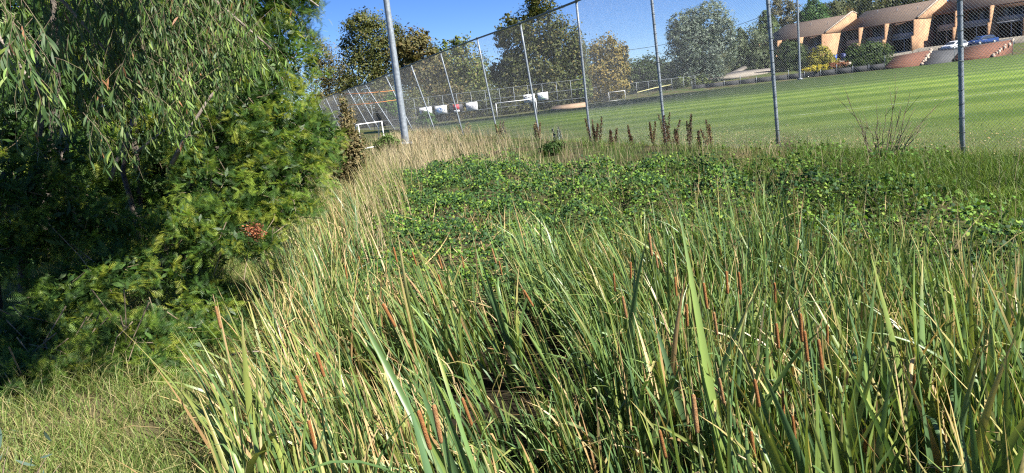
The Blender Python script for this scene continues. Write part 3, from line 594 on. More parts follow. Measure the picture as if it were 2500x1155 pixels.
def far_tree(name, label, cat, Y, base, lobes, n, size, cols, trunk=.25, limb=None, group=None, clump=14, spread=.16, shell=.45, zbase=None, part='crown', bark='bark', updir=.0):
    p, o_, i_ = lobes_to_points(billow(lobes) if Y > 60 else lobes, Y, int(n * 1.4), clump, spread, shell)
    gz = ground_z(p[:, 0], p[:, 1]); p[:, 2] = np.maximum(p[:, 2], gz + .05)
    nrm = o_ * 1.5 + rng.normal(size=p.shape) * .6 + np.array([0, 0, .3]); B = basis(np.cross(nrm, rng.normal(size=p.shape)), nrm)
    S = size * 1.32 * rng.uniform(.6, 1.4, len(p)); B = B * S[:, None, None]
    c0, c1 = np.array(cols[0]), np.array(cols[1]); f = np.clip(i_ + rng.normal(0, .18, len(p)), 0, 1)[:, None]; c = (c0 * (1 - f) + c1 * f)
    if len(cols) > 2: k = rng.random(len(p)) < .14; c[k] = np.array(cols[2])
    c = c * rng.uniform(.75, 1.25, (len(p), 1))
    bs = at_y(*base, Y); bs[2] = ground_z(bs[0], bs[1]) if zbase is None else zbase
    t = thing(name, label, cat, bs, group)
    mb = MB(); mb.inst(LQ, LQF, B, p, c); cr = mb.obj(part, M['far'], t); cr['kind'] = 'stuff'
    big = sorted(lobes, key=lambda l: -l[2] * l[3])[:6]
    top = at_y(big[0][0], big[0][1], Y); mb = MB(); k = np.linspace(0, 1, 7)[:, None]; tr = bs - (0, 0, .3) + (top - bs + (0, 0, .3)) * k + np.sin(k * 3) * np.array([.06, 0, 0]) * (top[2] - bs[2]) * .3
    mb.tube(tr, np.linspace(trunk, trunk * .35, 7), 8); tk = mb.obj('trunk', M[bark], t, True)
    for l in big[1:]:
        e = at_y(l[0], l[1], Y + (l[4] if len(l) > 4 else 0)); s_ = tr[2] if e[2] > tr[2][2] else tr[1]; k = np.linspace(0, 1, 5)[:, None]
        pts = s_ + (e - s_) * k + np.array([0, 0, 1]) * np.sin(k * math.pi) * .08 * np.linalg.norm(e - s_)
        MB().tube(pts, np.linspace(trunk * .45, trunk * .12, 5), 6).obj('limb', M[bark], tk, True)
    return t
GT = 'trees beyond the playing field'
OLIVE = [(.06, .078, .022), (.115, .125, .036), (.15, .13, .045)]; BROWN = [(.08, .08, .03), (.135, .12, .042), (.18, .125, .05)]; MID = [(.07, .11, .03), (.13, .17, .045), (.2, .19, .06)]
far_tree('brown_tree', 'low russet tree between the wattle and the big round oak', 'tree', 168, (800, 300), [(800, 165, 48, 55), (775, 130, 35, 35), (835, 200, 42, 55), (770, 215, 45, 50), (812, 250, 60, 40)], 9000, .34, BROWN, .3, group=GT)
far_tree('oak_tree', 'large round olive-brown oak left of the floodlight pole', 'tree', 150, (920, 300), [(905, 100, 62, 62), (880, 70, 40, 30), (935, 80, 45, 35), (945, 150, 60, 60), (880, 175, 55, 65), (925, 215, 70, 50), (960, 120, 40, 40), (865, 120, 30, 45)], 15000, .36, OLIVE, .5, group=GT)
far_tree('brown_tree', 'reddish-brown tree just right of the floodlight pole top', 'tree', 118, (1015, 300), [(1005, 115, 30, 45), (1030, 130, 32, 50), (985, 150, 35, 50), (1025, 190, 50, 55), (1060, 160, 30, 40)], 7500, .36, BROWN, .3, group=GT)
far_tree('poplar_tree', 'slim pale green poplar with sky showing through, left of the pair', 'tree', 124, (1075, 300), [(1075, 130, 26, 32), (1060, 175, 30, 40), (1090, 200, 34, 45), (1070, 235, 40, 40)], 3600, .34, MID, .22, group=GT, shell=.3)
far_tree('poplar_tree', 'airy yellow-green poplar with pale branches, right of the pair', 'tree', 120, (1150, 300), [(1130, 115, 30, 28), (1115, 160, 30, 36), (1155, 175, 32, 36), (1185, 190, 26, 30), (1140, 220, 48, 36), (1095, 215, 25, 40), (1120, 250, 60, 30)], 5200, .34, [(.09, .13, .03), (.17, .19, .055), (.24, .2, .07)], .22, group=GT, shell=.3, bark='palebark')
far_tree('oak_tree', 'olive oak behind the two poplars, closing the gap to the conifer', 'tree', 140, (1110, 300), [(1100, 150, 45, 40), (1160, 170, 45, 40), (1050, 170, 45, 45), (1110, 210, 80, 45), (1195, 205, 30, 40)], 7000, .4, OLIVE, .35, group=GT, shell=.3)
far_tree('cypress_tree', 'huge dark olive conifer towering behind the goal', 'tree', 106, (1320, 275), [(1322, 5, 34, 40), (1318, 70, 62, 55), (1265, 110, 45, 50), (1245, 70, 26, 30), (1370, 115, 50, 62), (1310, 150, 80, 60), (1255, 190, 52, 55), (1395, 180, 42, 65), (1330, 215, 85, 50), (1405, 130, 26, 50), (1225, 90, 16, 25)], 21000, .34, [(.045, .062, .02), (.10, .11, .032), (.14, .12, .04)], .6, group=GT, shell=.55)
far_tree('willow_tree', 'golden orange autumn willow with pale twigs beside the conifer', 'tree', 110, (1480, 245), [(1475, 120, 42, 32), (1450, 160, 34, 45), (1500, 165, 32, 40), (1475, 195, 55, 42), (1520, 130, 15, 22), (1465, 225, 50, 22)], 8500, .30, [(.18, .145, .035), (.27, .2, .05), (.16, .16, .05)], .3, group=GT, bark='palebark', shell=.4)
far_tree('evergreen_tree', 'dark green low tree between willow and grey gum', 'tree', 125, (1570, 225), [(1545, 175, 35, 28), (1585, 165, 32, 28), (1570, 200, 55, 28), (1610, 180, 22, 30)], 6500, .32, [(.03, .06, .018), (.07, .10, .03)], .3, group=GT)
far_tree('grey_gum_tree', 'rounded silver-grey gum tree with billowing lobes', 'tree', 114, (1705, 210), [(1735, 62, 52, 48), (1672, 78, 40, 40), (1700, 110, 60, 42), (1660, 160, 48, 45), (1740, 135, 50, 42), (1762, 85, 30, 38), (1712, 180, 55, 30), (1640, 185, 22, 30), (1690, 45, 26, 22)], 22000, .26, [(.10, .14, .105), (.165, .205, .16), (.21, .25, .195)], .4, group=GT, shell=.75, spread=.12)
far_tree('grey_green_tree', 'grey-green bushy tree left of the townhouse gable', 'tree', 150, (1835, 185), [(1835, 100, 38, 35), (1815, 145, 35, 35), (1850, 150, 30, 40), (1805, 110, 20, 30)], 7000, .36, [(.07, .10, .05), (.13, .16, .085)], .3, group=GT)
far_tree('conifer_tree', 'green pyramidal conifer in front of the ragged gum', 'tree', 165, (1870, 150), [(1868, 55, 18, 25), (1872, 85, 32, 30), (1880, 110, 42, 25)], 5000, .38, [(.05, .09, .03), (.10, .14, .04)], .3, group=GT)
far_tree('ragged_gum_tree', 'tall thin-crowned gum behind the townhouse gable', 'tree', 185, (1910, 150), [(1905, 15, 30, 18), (1935, 35, 20, 25), (1890, 40, 22, 18), (1915, 55, 26, 14)], 2600, .42, [(.09, .10, .05), (.17, .15, .075)], .3, group=GT, shell=.3)
far_tree('round_conifer_tree', 'dense bright green rounded conifer behind the townhouse roof', 'tree', 178, (1985, 130), [(1988, 22, 20, 20), (1983, 42, 32, 26), (1990, 62, 36, 26)], 7000, .36, [(.03, .085, .018), (.075, .15, .03)], .4, group=GT, shell=.7)
hl = [(2035, 28, 30, 24), (2060, 45, 30, 24), (2090, 25, 38, 30), (2135, 20, 40, 34), (2180, 5, 45, 36), (2060, 10, 25, 18), (2230, -10, 50, 40)]
for k, l in enumerate(hl):
    far_tree('hillside_tree', 'tree on the hillside above the townhouse roofs, %s from the left' % _ord[k], 'tree', 215 + 9 * (k % 3), (l[0], 120), [(l[0], l[1], l[2], l[3]), (l[0] - l[2] * .5, l[1] + l[3] * .5, l[2] * .7, l[3] * .7), (l[0] + l[2] * .5, l[1] + l[3] * .4, l[2] * .6, l[3] * .7), (l[0], l[1] + l[3], l[2], l[3])], 4200, .5,
             [[(.06, .08, .03), (.11, .12, .04)], [(.12, .09, .035), (.18, .13, .05)], [(.05, .075, .03), (.09, .11, .05)]][k % 3], .3, group='trees on the hillside behind the townhouses')
GB = 'bushes in front of the townhouses'
far_tree('clipped_bush', 'big dark green rounded bush behind the slim pole', 'bush', 116, (1935, 190), [(1930, 140, 36, 34), (1945, 165, 34, 26), (1915, 165, 30, 26), (1945, 125, 22, 18)], 9000, .22, [(.03, .055, .015), (.07, .10, .03)], .12, group=GB, shell=.75, part='foliage', spread=.1)
far_tree('yellow_bush', 'loose yellow-green bush beside the blue bin', 'bush', 113, (2008, 168), [(2005, 138, 24, 22), (2020, 150, 22, 16), (1992, 150, 20, 16)], 3600, .22, [(.22, .22, .03), (.34, .30, .05)], .1, group=GB, shell=.5, part='foliage')
far_tree('rounded_bush', 'wide domed green bush with sunlit top in front of the middle townhouse', 'bush', 110, (2125, 170), [(2118, 138, 42, 32), (2150, 140, 30, 34), (2095, 150, 28, 24), (2130, 158, 50, 20)], 10000, .2, [(.03, .06, .012), (.08, .125, .025)], .12, group=GB, shell=.8, part='foliage', spread=.09)
far_tree('ground_cover_bush', 'low yellow flowering strip along the stone planter edge', 'bush', 106.6, (2000, 172), [(1985, 168, 22, 5), (2010, 165, 20, 5)], 1500, .16, [(.40, .34, .02), (.5, .42, .04)], .04, group=GB, part='foliage')
far_tree('ground_cover_bush', 'low rust-coloured strip along the stone planter edge', 'bush', 106.6, (2045, 165), [(2035, 160, 14, 6), (2055, 157, 16, 4)], 1300, .16, [(.22, .08, .03), (.3, .12, .05)], .04, group=GB, part='foliage')
far_tree('shrub', 'green shrub spilling past the corner of the lower wire fence', 'bush', 112, (1715, 215), [(1712, 200, 16, 14), (1725, 206, 16, 8), (1660, 205, 28, 14)], 2400, .22, [(.06, .09, .025), (.12, .15, .04)], .08, group=GB, part='foliage')
# undergrowth behind the far fence
for k, (cx, cy, rx, ry, Y, cols, lab) in enumerate([(930, 262, 70, 38, 128, BROWN, 'brown thicket behind the far fence below the oak'), (1010, 262, 55, 40, 104, OLIVE, 'olive thicket behind the emblem board'), (1095, 255, 60, 40, 104, BROWN, 'brownish thicket behind the blue-lettered board'),
        (1180, 248, 60, 38, 104, [(.04, .055, .018), (.09, .10, .03)], 'dark thicket behind the SWELL board'), (1262, 243, 55, 34, 104, [(.05, .06, .02), (.10, .10, .03)], 'dark thicket behind the goal mouth'), (1350, 235, 60, 32, 104, [(.04, .05, .018), (.09, .095, .03)], 'dark undergrowth below the huge conifer'),
        (1415, 215, 26, 26, 104, MID, 'light green shrub at the foot of the conifer'), (850, 270, 45, 45, 162, BROWN, 'brown thicket below the russet tree'), (775, 275, 50, 45, 164, BROWN, 'brown thicket half hidden by the wattle')]):
    far_tree('thicket', lab, 'thicket', Y, (cx, cy + ry), [(cx, cy, rx, ry), (cx - rx * .6, cy + ry * .4, rx * .5, ry * .6), (cx + rx * .6, cy + ry * .35, rx * .5, ry * .6), (cx, cy + ry * .7, rx, ry * .5)], 6500, .26, cols, .06, group='thickets behind the far fence', part='foliage')
far_tree('green_bush', 'bright green bush climbing over the emblem board', 'bush', 91, (1042, 305), [(1042, 288, 18, 13), (1035, 297, 18, 9), (1050, 297, 14, 10)], 2200, .18, [(.05, .11, .02), (.10, .18, .04)], .05, part='foliage')
far_tree('climbing_shrub', 'bright green climbing shrub between the orange ropes', 'bush', 90, (953, 300), [(955, 240, 12, 12), (948, 258, 16, 16), (960, 262, 10, 18)], 1800, .2, [(.06, .13, .02), (.12, .21, .04)], .05, part='foliage')
o = slab('dirt_mound', [at_y(1345, 266, 90.5), at_y(1432, 256, 90.5), at_y(1432, 249, 91.3), at_y(1350, 259, 91.3)], .5, mat('pale_dirt', (.33, .23, .15), .95, (.26, .18, .12), 2))

# ================================================================== RIBBONS: reeds, grasses
def ribbons(mb, base, az, lean, bend, length, width, c_base, c_tip, psi=None, twist=0.0, seg=7, tip_from=.7, kink=None, vshape=False, taper=2.2):
    """curved tapering blades; az: direction of lean, lean: start angle from vertical, bend: extra angle by the tip"""
    n = len(base); s_ = np.linspace(0, 1, seg + 1)
    th = lean[:, None] + bend[:, None] * s_[None] ** 1.8
    if kink is not None:
        k0, ka = kink; th = th + np.where(s_[None] > k0[:, None], ka[:, None], 0)
    ds = length[:, None] / seg; h = np.stack([np.cos(az), np.sin(az), np.zeros(n)], 1)
    dx = np.sin(th) * ds; dz = np.cos(th) * ds
    X = np.concatenate([np.zeros((n, 1)), np.cumsum((dx[:, :-1] + dx[:, 1:]) / 2, 1)], 1); Z = np.concatenate([np.zeros((n, 1)), np.cumsum((dz[:, :-1] + dz[:, 1:]) / 2, 1)], 1)
    ctr = base[:, None] + X[..., None] * h[:, None] + Z[..., None] * np.array([0, 0, 1.0])
    tan = np.sin(th)[..., None] * h[:, None] + np.cos(th)[..., None] * np.array([0, 0, 1.0])
    if psi is None: psi = rng.uniform(0, 2 * math.pi, n)
    ps = psi[:, None] + (twist if np.ndim(twist) else np.full(n, twist))[:, None] * s_[None]
    side = np.stack([np.cos(ps), np.sin(ps), np.zeros_like(ps)], 2); side = side - (side * tan).sum(2, keepdims=True) * tan; side /= np.linalg.norm(side, axis=2, keepdims=True) + 1e-6
    wd = (width[:, None] * (1 - s_[None] ** taper) * (.75 + .25 * np.minimum(1, s_[None] * 5)) + .0006) / 2
    f = np.clip((s_ - tip_from if np.ndim(tip_from) == 0 else s_[None] - tip_from[:, None]) / (1.0001 - tip_from if np.ndim(tip_from) == 0 else (1.0001 - tip_from)[:, None]), 0, 1)
    f = np.broadcast_to(f, (n, seg + 1))[..., None]; c = c_base[:, None] * (1 - f) + c_tip[:, None] * f
    if vshape:
        nn = np.cross(side, tan); rows = [ctr - side * wd[..., None], ctr + nn * wd[..., None] * .45, ctr + side * wd[..., None]]
    else: rows = [ctr - side * wd[..., None], ctr + side * wd[..., None]]
    m = len(rows); V = np.stack(rows, 2)                                   # n, seg+1, m, 3
    idx = np.arange(n * (seg + 1) * m).reshape(n, seg + 1, m); F = []
    for j in range(m - 1): F.append(np.stack([idx[:, :-1, j], idx[:, :-1, j + 1], idx[:, 1:, j + 1], idx[:, 1:, j]], 3 - 1).reshape(-1, 4))
    mb.add(V.reshape(-1, 3), np.concatenate(F), np.repeat(c.reshape(-1, 3), m, 0)); return ctr
def pick(pal, n, p=None):
    pal = np.array(pal); c = pal[rng.choice(len(pal), n, p=p)]; return c * rng.uniform(.8, 1.22, (n, 1))
# leaf pigments
RG = [(.09, .16, .05), (.116, .192, .06), (.08, .146, .06), (.155, .22, .056), (.21, .252, .062)]
RT = [(.45, .33, .14), (.38, .30, .11), (.55, .40, .2), (.25, .26, .07)]
DEAD = [(.46, .34, .17), (.55, .42, .23), (.38, .26, .12), (.30, .19, .09)]

# the reed bed: everywhere between the two banks
LB = [(1.0, -1.0), (2.5, -1.5), (6.0, -2.75), (9.0, -3.3), (12, -4.1), (17, -5.4), (25, -7.4), (34, -10), (45, -14)]
def reed_density(x, y):
    s, q = sq(x, y); qf = q_foot(s)
    d = ss(x, np.interp(y, [p[0] for p in LB], [p[1] for p in LB]) - .15, np.interp(y, [p[0] for p in LB], [p[1] for p in LB]) + .35)
    d = d * ss(q, qf - .5 + .5 * hnoise(x, y, 1.3, 8), qf + .7)
    d = d * (1 - prom(x, y))
    hole = ((x + .1) / 1.0) ** 2 + ((y - 7.9) / 1.35) ** 2; d = d * (.16 + .84 * ss(hole, .75, 1.35))
    hole2 = ((x - 2.9) / 1.0) ** 2 + ((y - 8.0) / 1.1) ** 2; d = d * (.35 + .65 * ss(hole2, .7, 1.3))
    return d * (.12 + .88 * ss(hnoise(x, y, 2.9, 21) + .5 * hnoise(x, y, 6.5, 22), -.42, .08))
def reed_height(x, y):
    h = 1.62 + .40 * hnoise(x, y, 1.1, 31)
    h = h - .42 * np.exp(-((x + .3) / 1.7) ** 2 - ((y - 4.7) / 1.3) ** 2)           # shorter, trampled in front of the open water
    h = h - .62 * np.exp(-((x + .15) / 1.35) ** 2 - ((y - 6.4) / 2.4) ** 2)
    h = h + .12 * ss(x, 1.0, 3.5) - .25 * ss(x, 3.6, 5.5) - .15 * ss(y, 14, 24)
    return h
X_ = rng.uniform(-9, 8.5, 26000); Y_ = 1.6 + rng.uniform(0, 1, 26000) ** 1.25 * 27; k = rng.random(26000) < reed_density(X_, Y_)
X_, Y_ = X_[k], Y_[k]; Z_ = ground_z(X_, Y_)
# keep plants apart from each other
order = rng.permutation(len(X_)); cell = {}; keep = []
for i in order:
    r_ = .145 + .006 * Y_[i]; key = (int(X_[i] / r_), int(Y_[i] / r_), int(r_ * 50))
    if key in cell: continue
    cell[key] = 1; keep.append(i)
X_, Y_, Z_ = X_[keep], Y_[keep], Z_[keep]
lim = np.abs(X_) < .80 * Y_ + 1.2
X_, Y_, Z_ = X_[lim], Y_[lim], Z_[lim]
o_ = np.argsort(Y_)
vis = [i for i in o_ if to_px((X_[i], Y_[i], Z_[i] + 1.6))[1] < 1180 and -40 < to_px((X_[i], Y_[i], Z_[i] + 1.5))[0] < 2540]
near_ids = vis[:232]; nset = set(near_ids); rest = np.array([i for i in range(len(X_)) if i not in nset])

# leaf variants shared by the individual plants (local: base at origin, lean along +x)
def leaf_params(n, kind):
    ln = rng.uniform(.82, 1.15, n); lean = np.abs(rng.normal(.08, .11, n)); bend = np.abs(rng.normal(.16, .30, n)); wd = rng.uniform(.021, .039, n)
    big = rng.random(n) < .12; bend[big] += rng.uniform(.7, 1.7, big.sum())
    kp = rng.uniform(.45, .85, n); ka = np.where(rng.random(n) < .17, rng.uniform(.7, 2.2, n), 0)
    if kind == 'dead': ka = np.where(rng.random(n) < .45, rng.uniform(.8, 2.4, n), 0); ln *= .85
    return ln, lean, bend, wd, kp, ka
variants = {}
for kind, nv in (('blue', 34), ('yellow', 30), ('dead', 22)):
    ln, lean, bend, wd, kp, ka = leaf_params(nv, kind); wd = wd * 1.2; variants[kind] = []
    for i in range(nv):
        if kind == 'blue': cb, ct = pick(RG[:4], 1), pick(RG + RT[:2], 1); tf = np.array([rng.uniform(.7, .97)])
        elif kind == 'yellow': cb, ct = pick(RG[3:], 1), pick(RT + RG[4:], 1); tf = np.array([rng.uniform(.4, .9)])
        else: cb, ct = pick(DEAD, 1), pick(DEAD, 1); tf = np.array([.5])
        mb = MB(); e = lambda a: np.array([a[i]])
        ribbons(mb, np.zeros((1, 3)), np.zeros(1), e(lean), e(bend), e(ln), e(wd), cb, ct, psi=np.array([rng.uniform(0, 6.28)]), twist=np.array([rng.normal(0, 1.0)]), seg=10, tip_from=tf, kink=(e(kp), e(ka)), vshape=True)
        variants[kind].append(mb.mesh('leaf', M['reed'], True))
def wind(x, y):
    """mean lean of the bed: mostly towards the ditch's left side, stronger in the middle"""
    return np.array([-.05 - .13 * np.exp(-((x + .6) / 2.0) ** 2) + .13 * hnoise(x, y, 1.3, 5), .06 * hnoise(x, y, 1.4, 6)])
zone_rows = [(0, 4.3, 'front reed rank'), (4.3, 5.6, 'second reed rank'), (5.6, 7.4, 'middle reeds'), (7.4, 10.5, 'back reeds'), (10.5, 99, 'far reeds')]
cols_ = [(-999, 620, 'beside the grassy bank'), (620, 900, 'below the wattle edge'), (900, 1180, 'below the floodlight pole'), (1180, 1480, 'below the far goal'), (1480, 1800, 'below the grey gum'), (1800, 2080, 'below the slim pole'), (2080, 2320, 'below the bare twigs'), (2320, 9999, 'below the nearest fence post')]
registry = {}
def name_plant(t, p, look, noun):
    x_, y_ = to_px(p + np.array([0, 0, 1.2])); row = next(r for r in zone_rows if r[0] <= p[1] < r[1])[2]; c_ = next(c for c in cols_ if c[0] <= x_ < c[1])[2]
    registry.setdefault((row, c_, look, noun), []).append((x_, t))
LOOK = {'blue': 'blue-green', 'yellow': 'yellow-tipped', 'dead': 'straw-coloured'}
def add_leaves(t, p, n, mix, ht, wv):
    for j in range(n):
        kd = ('blue', 'yellow', 'dead')[rng.choice(3, p=mix)]; me = variants[kd][rng.integers(len(variants[kd]))]
        o = link('leaf', me, t); o.matrix_parent_inverse = Matrix()
        a = rng.uniform(0, 2 * math.pi); sc = ht * rng.uniform(.78, 1.12)
        Mx = Matrix.Translation((rng.normal(0, .02), rng.normal(0, .02), -.02)) @ Matrix.Shear('XY', 4, (float(wv[0]), float(wv[1]))) @ Matrix.Rotation(a, 4, 'Z') @ Matrix.Diagonal((sc, sc, sc, 1))
        # a shear cannot be stored on an object: lean the whole leaf instead
        ax = Vector((0, 0, 1)).cross(Vector((wv[0], wv[1], 1)).normalized()); ang = Vector((0, 0, 1)).angle(Vector((wv[0], wv[1], 1)))
        Mx = Matrix.Translation((rng.normal(0, .02), rng.normal(0, .02), -.02)) @ (Matrix.Rotation(ang, 4, ax) if ang > 1e-4 else Matrix()) @ Matrix.Rotation(a, 4, 'Z') @ Matrix.Diagonal((sc, sc, sc, 1))
        o.matrix_basis = Mx
GR = 'cattail plants standing in the ditch'
for i in near_ids:
    p = np.array([X_[i], Y_[i], Z_[i]]); xp = to_px(p + np.array([0, 0, 1.2]))[0]
    wl = np.clip(.8 - (xp - 300) / 1900, .10, .72)            # more yellow and dead leaves to the left
    if p[1] < 6.2: wl = min(.9, wl + .3)
    kd = ('blue', 'yellow', 'dead')[rng.choice(3, p=[1 - wl, wl * .68, wl * .32])]
    mix = {'blue': [.75, .18, .07], 'yellow': [.22, .58, .20], 'dead': [.08, .25, .67]}[kd]
    t = thing('cattail_plant', '', 'cattail', p, GR); wv = wind(p[0], p[1]) + rng.normal(0, .05, 2)
    add_leaves(t, p, int(rng.integers(5, 9)), mix, float(reed_height(p[0], p[1])) * rng.uniform(.82, 1.12), wv); name_plant(t, p, LOOK[kd], 'cattail plant')

# cattails in seed: brown heads where the photograph shows them
heads = [(965, 622, 40), (1012, 632, 38), (1075, 640, 40), (1206, 625, 40), (1290, 728, 50), (1588, 597, 60), (1603, 635, 45), (1775, 690, 60), (1806, 692, 62), (1892, 715, 55), (1722, 722, 70), (1697, 1010, 110), (1130, 640, 34), (950, 770, 70), (845, 665, 36),
         (533, 775, 60), (1848, 960, 82), (1912, 985, 75), (1956, 800, 80), (1968, 845, 85), (2003, 865, 82), (2020, 820, 60), (1898, 820, 70), (1747, 790, 65), (2233, 918, 55), (1938, 1045, 75), (1838, 1085, 80), (2112, 1075, 70), (735, 950, 80), (782, 890, 70),
         (1068, 1035, 110), (1036, 1050, 115), (1140, 1005, 85), (762, 1062, 85), (1525, 750, 60), (1677, 770, 62), (1500, 690, 50), (880, 642, 34), (1075, 688, 40), (1762, 955, 80), (1618, 1085, 90), (1222, 655, 40), (1540, 660, 45), (1650, 700, 50)]
for hx, hy, hl_ in heads:
    Yd = np.clip(.19 * FPX / hl_, 2.6, 12.5); c = at_y(hx, hy, Yd)
    if c[2] > .95 or c[2] < -.1:
        c = at_z(hx, hy, np.clip(c[2], -.1, .95)); 
    if c[1] > 13.5: c = at_y(hx, hy, 13.5)
    gz = float(ground_z(c[0], c[1])); wv = wind(c[0], c[1]) * .45 + rng.normal(0, .05, 2)
    if (hx, hy) == (1290, 728): wv = np.array([-.42, .05])
    if (hx, hy) == (950, 770): wv = np.array([-.35, .0])
    d = np.array([wv[0], wv[1], 1.0]); d /= np.linalg.norm(d)
    hgt = c[2] - gz; root = np.array([c[0] - wv[0] * hgt * .72, c[1] - wv[1] * hgt * .72, gz])
    t = thing('cattail_plant', '', 'cattail', root, GR)
    k = np.linspace(0, 1, 9)[:, None]; c1 = c + d * .10; arc = root + (c1 - root) * k; hl2 = np.clip(hl_ * c[1] / FPX, .13, .21)
    arc = arc - np.array([wv[0], wv[1], 0]) * (np.sin(k * math.pi) * hgt * .10)
    MB().tube(arc, np.linspace(.007, .004, 9), 6, c=(.16, .2, .07)).obj('stalk', M['reed'], t, True)
    dd = (arc[-1] - arc[-2]); dd /= np.linalg.norm(dd); e0 = c - dd * hl2 / 2; rr_ = rng.uniform(.0095, .0122); kk = np.array([0, .02, .08, .3, .6, .9, .975, 1.0])
    MB().tube(e0 + dd * (kk * hl2)[:, None], rr_ * np.array([.45, .8, .97, 1, 1, .97, .8, .4]), 10).obj('seed_head', M['brown_head'] if rng.random() < .7 else M['brown_old'], t, True)
    MB().tube(np.array([e0 + dd * hl2, e0 + dd * (hl2 + .05), e0 + dd * (hl2 + rng.uniform(.07, .12))]), [.003, .0025, .001], 5, c=(.45, .33, .18)).obj('spike_tip', M['dry'], t)
    add_leaves(t, root, 4, [.5, .38, .12], max(1.2, hgt * 1.05), wv); name_plant(t, root, 'brown-headed', 'cattail')
for (row, c_, look, noun), lst in registry.items():
    lst.sort(key=lambda a: a[0])
    for k, (_, t) in enumerate(lst):
        t['label'] = ('%s %s in the %s, %s' % (look, noun, row, c_)) if len(lst) == 1 else ('%s %s, %s from left in the %s, %s' % (look, noun, ordinal(k), row, c_))
# all further reeds
mb = MB(); nl = rng.integers(5, 8, len(rest)); idx = np.repeat(rest, nl); n = len(idx)
bx, by, bz = X_[idx] + rng.normal(0, .035, n), Y_[idx] + rng.normal(0, .035, n), Z_[idx] - .03
W = np.array([wind(a, c) for a, c in zip(X_[rest], Y_[rest])]); W = np.repeat(W, nl, 0)
ln, lean, bend, wd, kp, ka = leaf_params(n, 'any'); ln = ln * reed_height(bx, by) * rng.uniform(.85, 1.1, n)
a0 = rng.uniform(0, 2 * math.pi, n); vx, vy = np.cos(a0) * np.tan(lean) + W[:, 0], np.sin(a0) * np.tan(lean) + W[:, 1]
az = np.arctan2(vy, vx); le = np.arctan(np.hypot(vx, vy))
pxs = np.array([to_px((a, c, 0.0))[0] for a, c in zip(bx, by)]); pd = np.clip(.78 - (pxs - 300) / 1600, .12, .78) + .25 * ss(by, 12, 22) + .2 * (1 - ss(by, 5.5, 7))
u = rng.random(n); cb = np.where((u < pd * .35)[:, None], pick(DEAD, n), np.where((u < pd)[:, None], pick(RG[2:], n), pick(RG[:4], n)))
ct = np.where((u < pd * .35)[:, None], pick(DEAD, n), np.where((u < .35 + pd * .6)[:, None], pick(RT, n), pick(RG, n)))
ribbons(mb, np.stack([bx, by, bz], 1), az, le, bend, ln, wd, cb, ct, twist=rng.normal(0, 1.0, n), seg=7, tip_from=rng.uniform(.4, .95, n), kink=(kp, ka))
o = mb.obj('reeds', M['reed'], smooth=True); tag(o, 'dense bed of green and tan cattail leaves filling the ditch', 'reeds', kind='stuff')
# fallen dead leaves on the bed of the ditch
n = 3000; x = rng.uniform(-8, 8, n); y = 1.6 + rng.uniform(0, 1, n) ** 1.2 * 22; s, q = sq(x, y); k = (x > np.interp(y, [p[0] for p in LB], [p[1] for p in LB]) - .5) & (q > q_foot(s) - .9) & (rng.random(n) < .6 + .4 * ss(((x + .15) / 1.15) ** 2 + ((y - 7.6) / 1.5) ** 2, .6, 1.2)); x, y = x[k], y[k]; n = len(x)
mb = MB(); ribbons(mb, np.stack([x, y, ground_z(x, y) + rng.uniform(.0, .45, n) ** 1.5], 1), rng.uniform(0, 6.28, n), rng.normal(1.1, .35, n), rng.normal(.35, .5, n), rng.uniform(.4, 1.1, n), rng.uniform(.010, .02, n), pick(DEAD, n), pick(DEAD, n), twist=rng.normal(0, 1.5, n), seg=5)
tag(mb.obj('reed_litter', M['dry'], smooth=True), 'tangle of fallen straw-coloured reed leaves under the cattails', 'leaf litter', kind='stuff')

# ================================================================== BANK: ivy, grasses, weeds
def scatter(n, xr, yr, dens):
    x = rng.uniform(*xr, n); y = rng.uniform(*yr, n); k = rng.random(n) < dens(x, y); return x[k], y[k]
def ivy_density(x, y):
    s, q = sq(x, y); qf = q_foot(s)
    d = ss(q, 3.2 + 1.2 * hnoise(x, y, .8, 41) + np.interp(s, [-8, -2, 2, 10, 20, 26], [-.2, -.4, -.9, 1.0, 3.2, 5.5]), 4.4 + np.interp(s, [-8, -2, 2, 10, 20, 26], [-.2, -.4, -.9, 1.0, 3.2, 5.5])) * (1 - ss(q, qf - .2, qf + .6)) * (1 - ss(s, 19, 24))
    d = np.maximum(d, prom(x, y) * (1 - ss(s, 9, 14) * .6))
    return d * (.85 + .4 * hnoise(x, y, 1.6, 42))
IV = np.array([(0, .02, .02), (.48, -.12, -.06), (.44, .46, -.05), (0, .95, -.10), (-.44, .46, -.05), (-.48, -.12, -.06), (0, .32, .06)], float)
IVF = np.array([(6, 0, 1), (6, 1, 2), (6, 2, 3), (6, 3, 4), (6, 4, 5), (6, 5, 0)])
x, y = scatter(215000, (-8, 9.5), (5, 36), ivy_density); n = len(x)
z = ground_z(x, y) + .08 + .55 * np.clip(.5 + .9 * hnoise(x, y, 2.6, 44) + .5 * hnoise(x, y, 6.5, 45), 0, 1) * rng.uniform(.55, 1.0, n)
nrm = rng.normal(0, .55, (n, 3)) + np.array([.3, -.5, .75]); B = basis(rng.normal(size=(n, 3)) + np.array([0, -.8, -.4]), nrm) * (rng.uniform(.026, .062, n) * (1 + .015 * y))[:, None, None]
c = np.where((rng.random(n) < .30 + .45 * hnoise(x, y, 2.4, 47))[:, None], pick([(.10, .185, .028), (.14, .235, .036), (.08, .155, .025), (.18, .25, .045)], n), pick([(.022, .055, .018), (.035, .08, .022), (.03, .065, .03), (.05, .10, .03)], n))
mb = MB(); mb.inst(IV, IVF, B, np.stack([x, y, z], 1), c); tag(mb.obj('ivy', M['ivy']), 'glossy dark green ivy carpeting the bank below the fence', 'ivy', kind='stuff')
x, y = scatter(4200, (-8, 8.5), (5, 32), ivy_density); n = len(x); mb = MB()
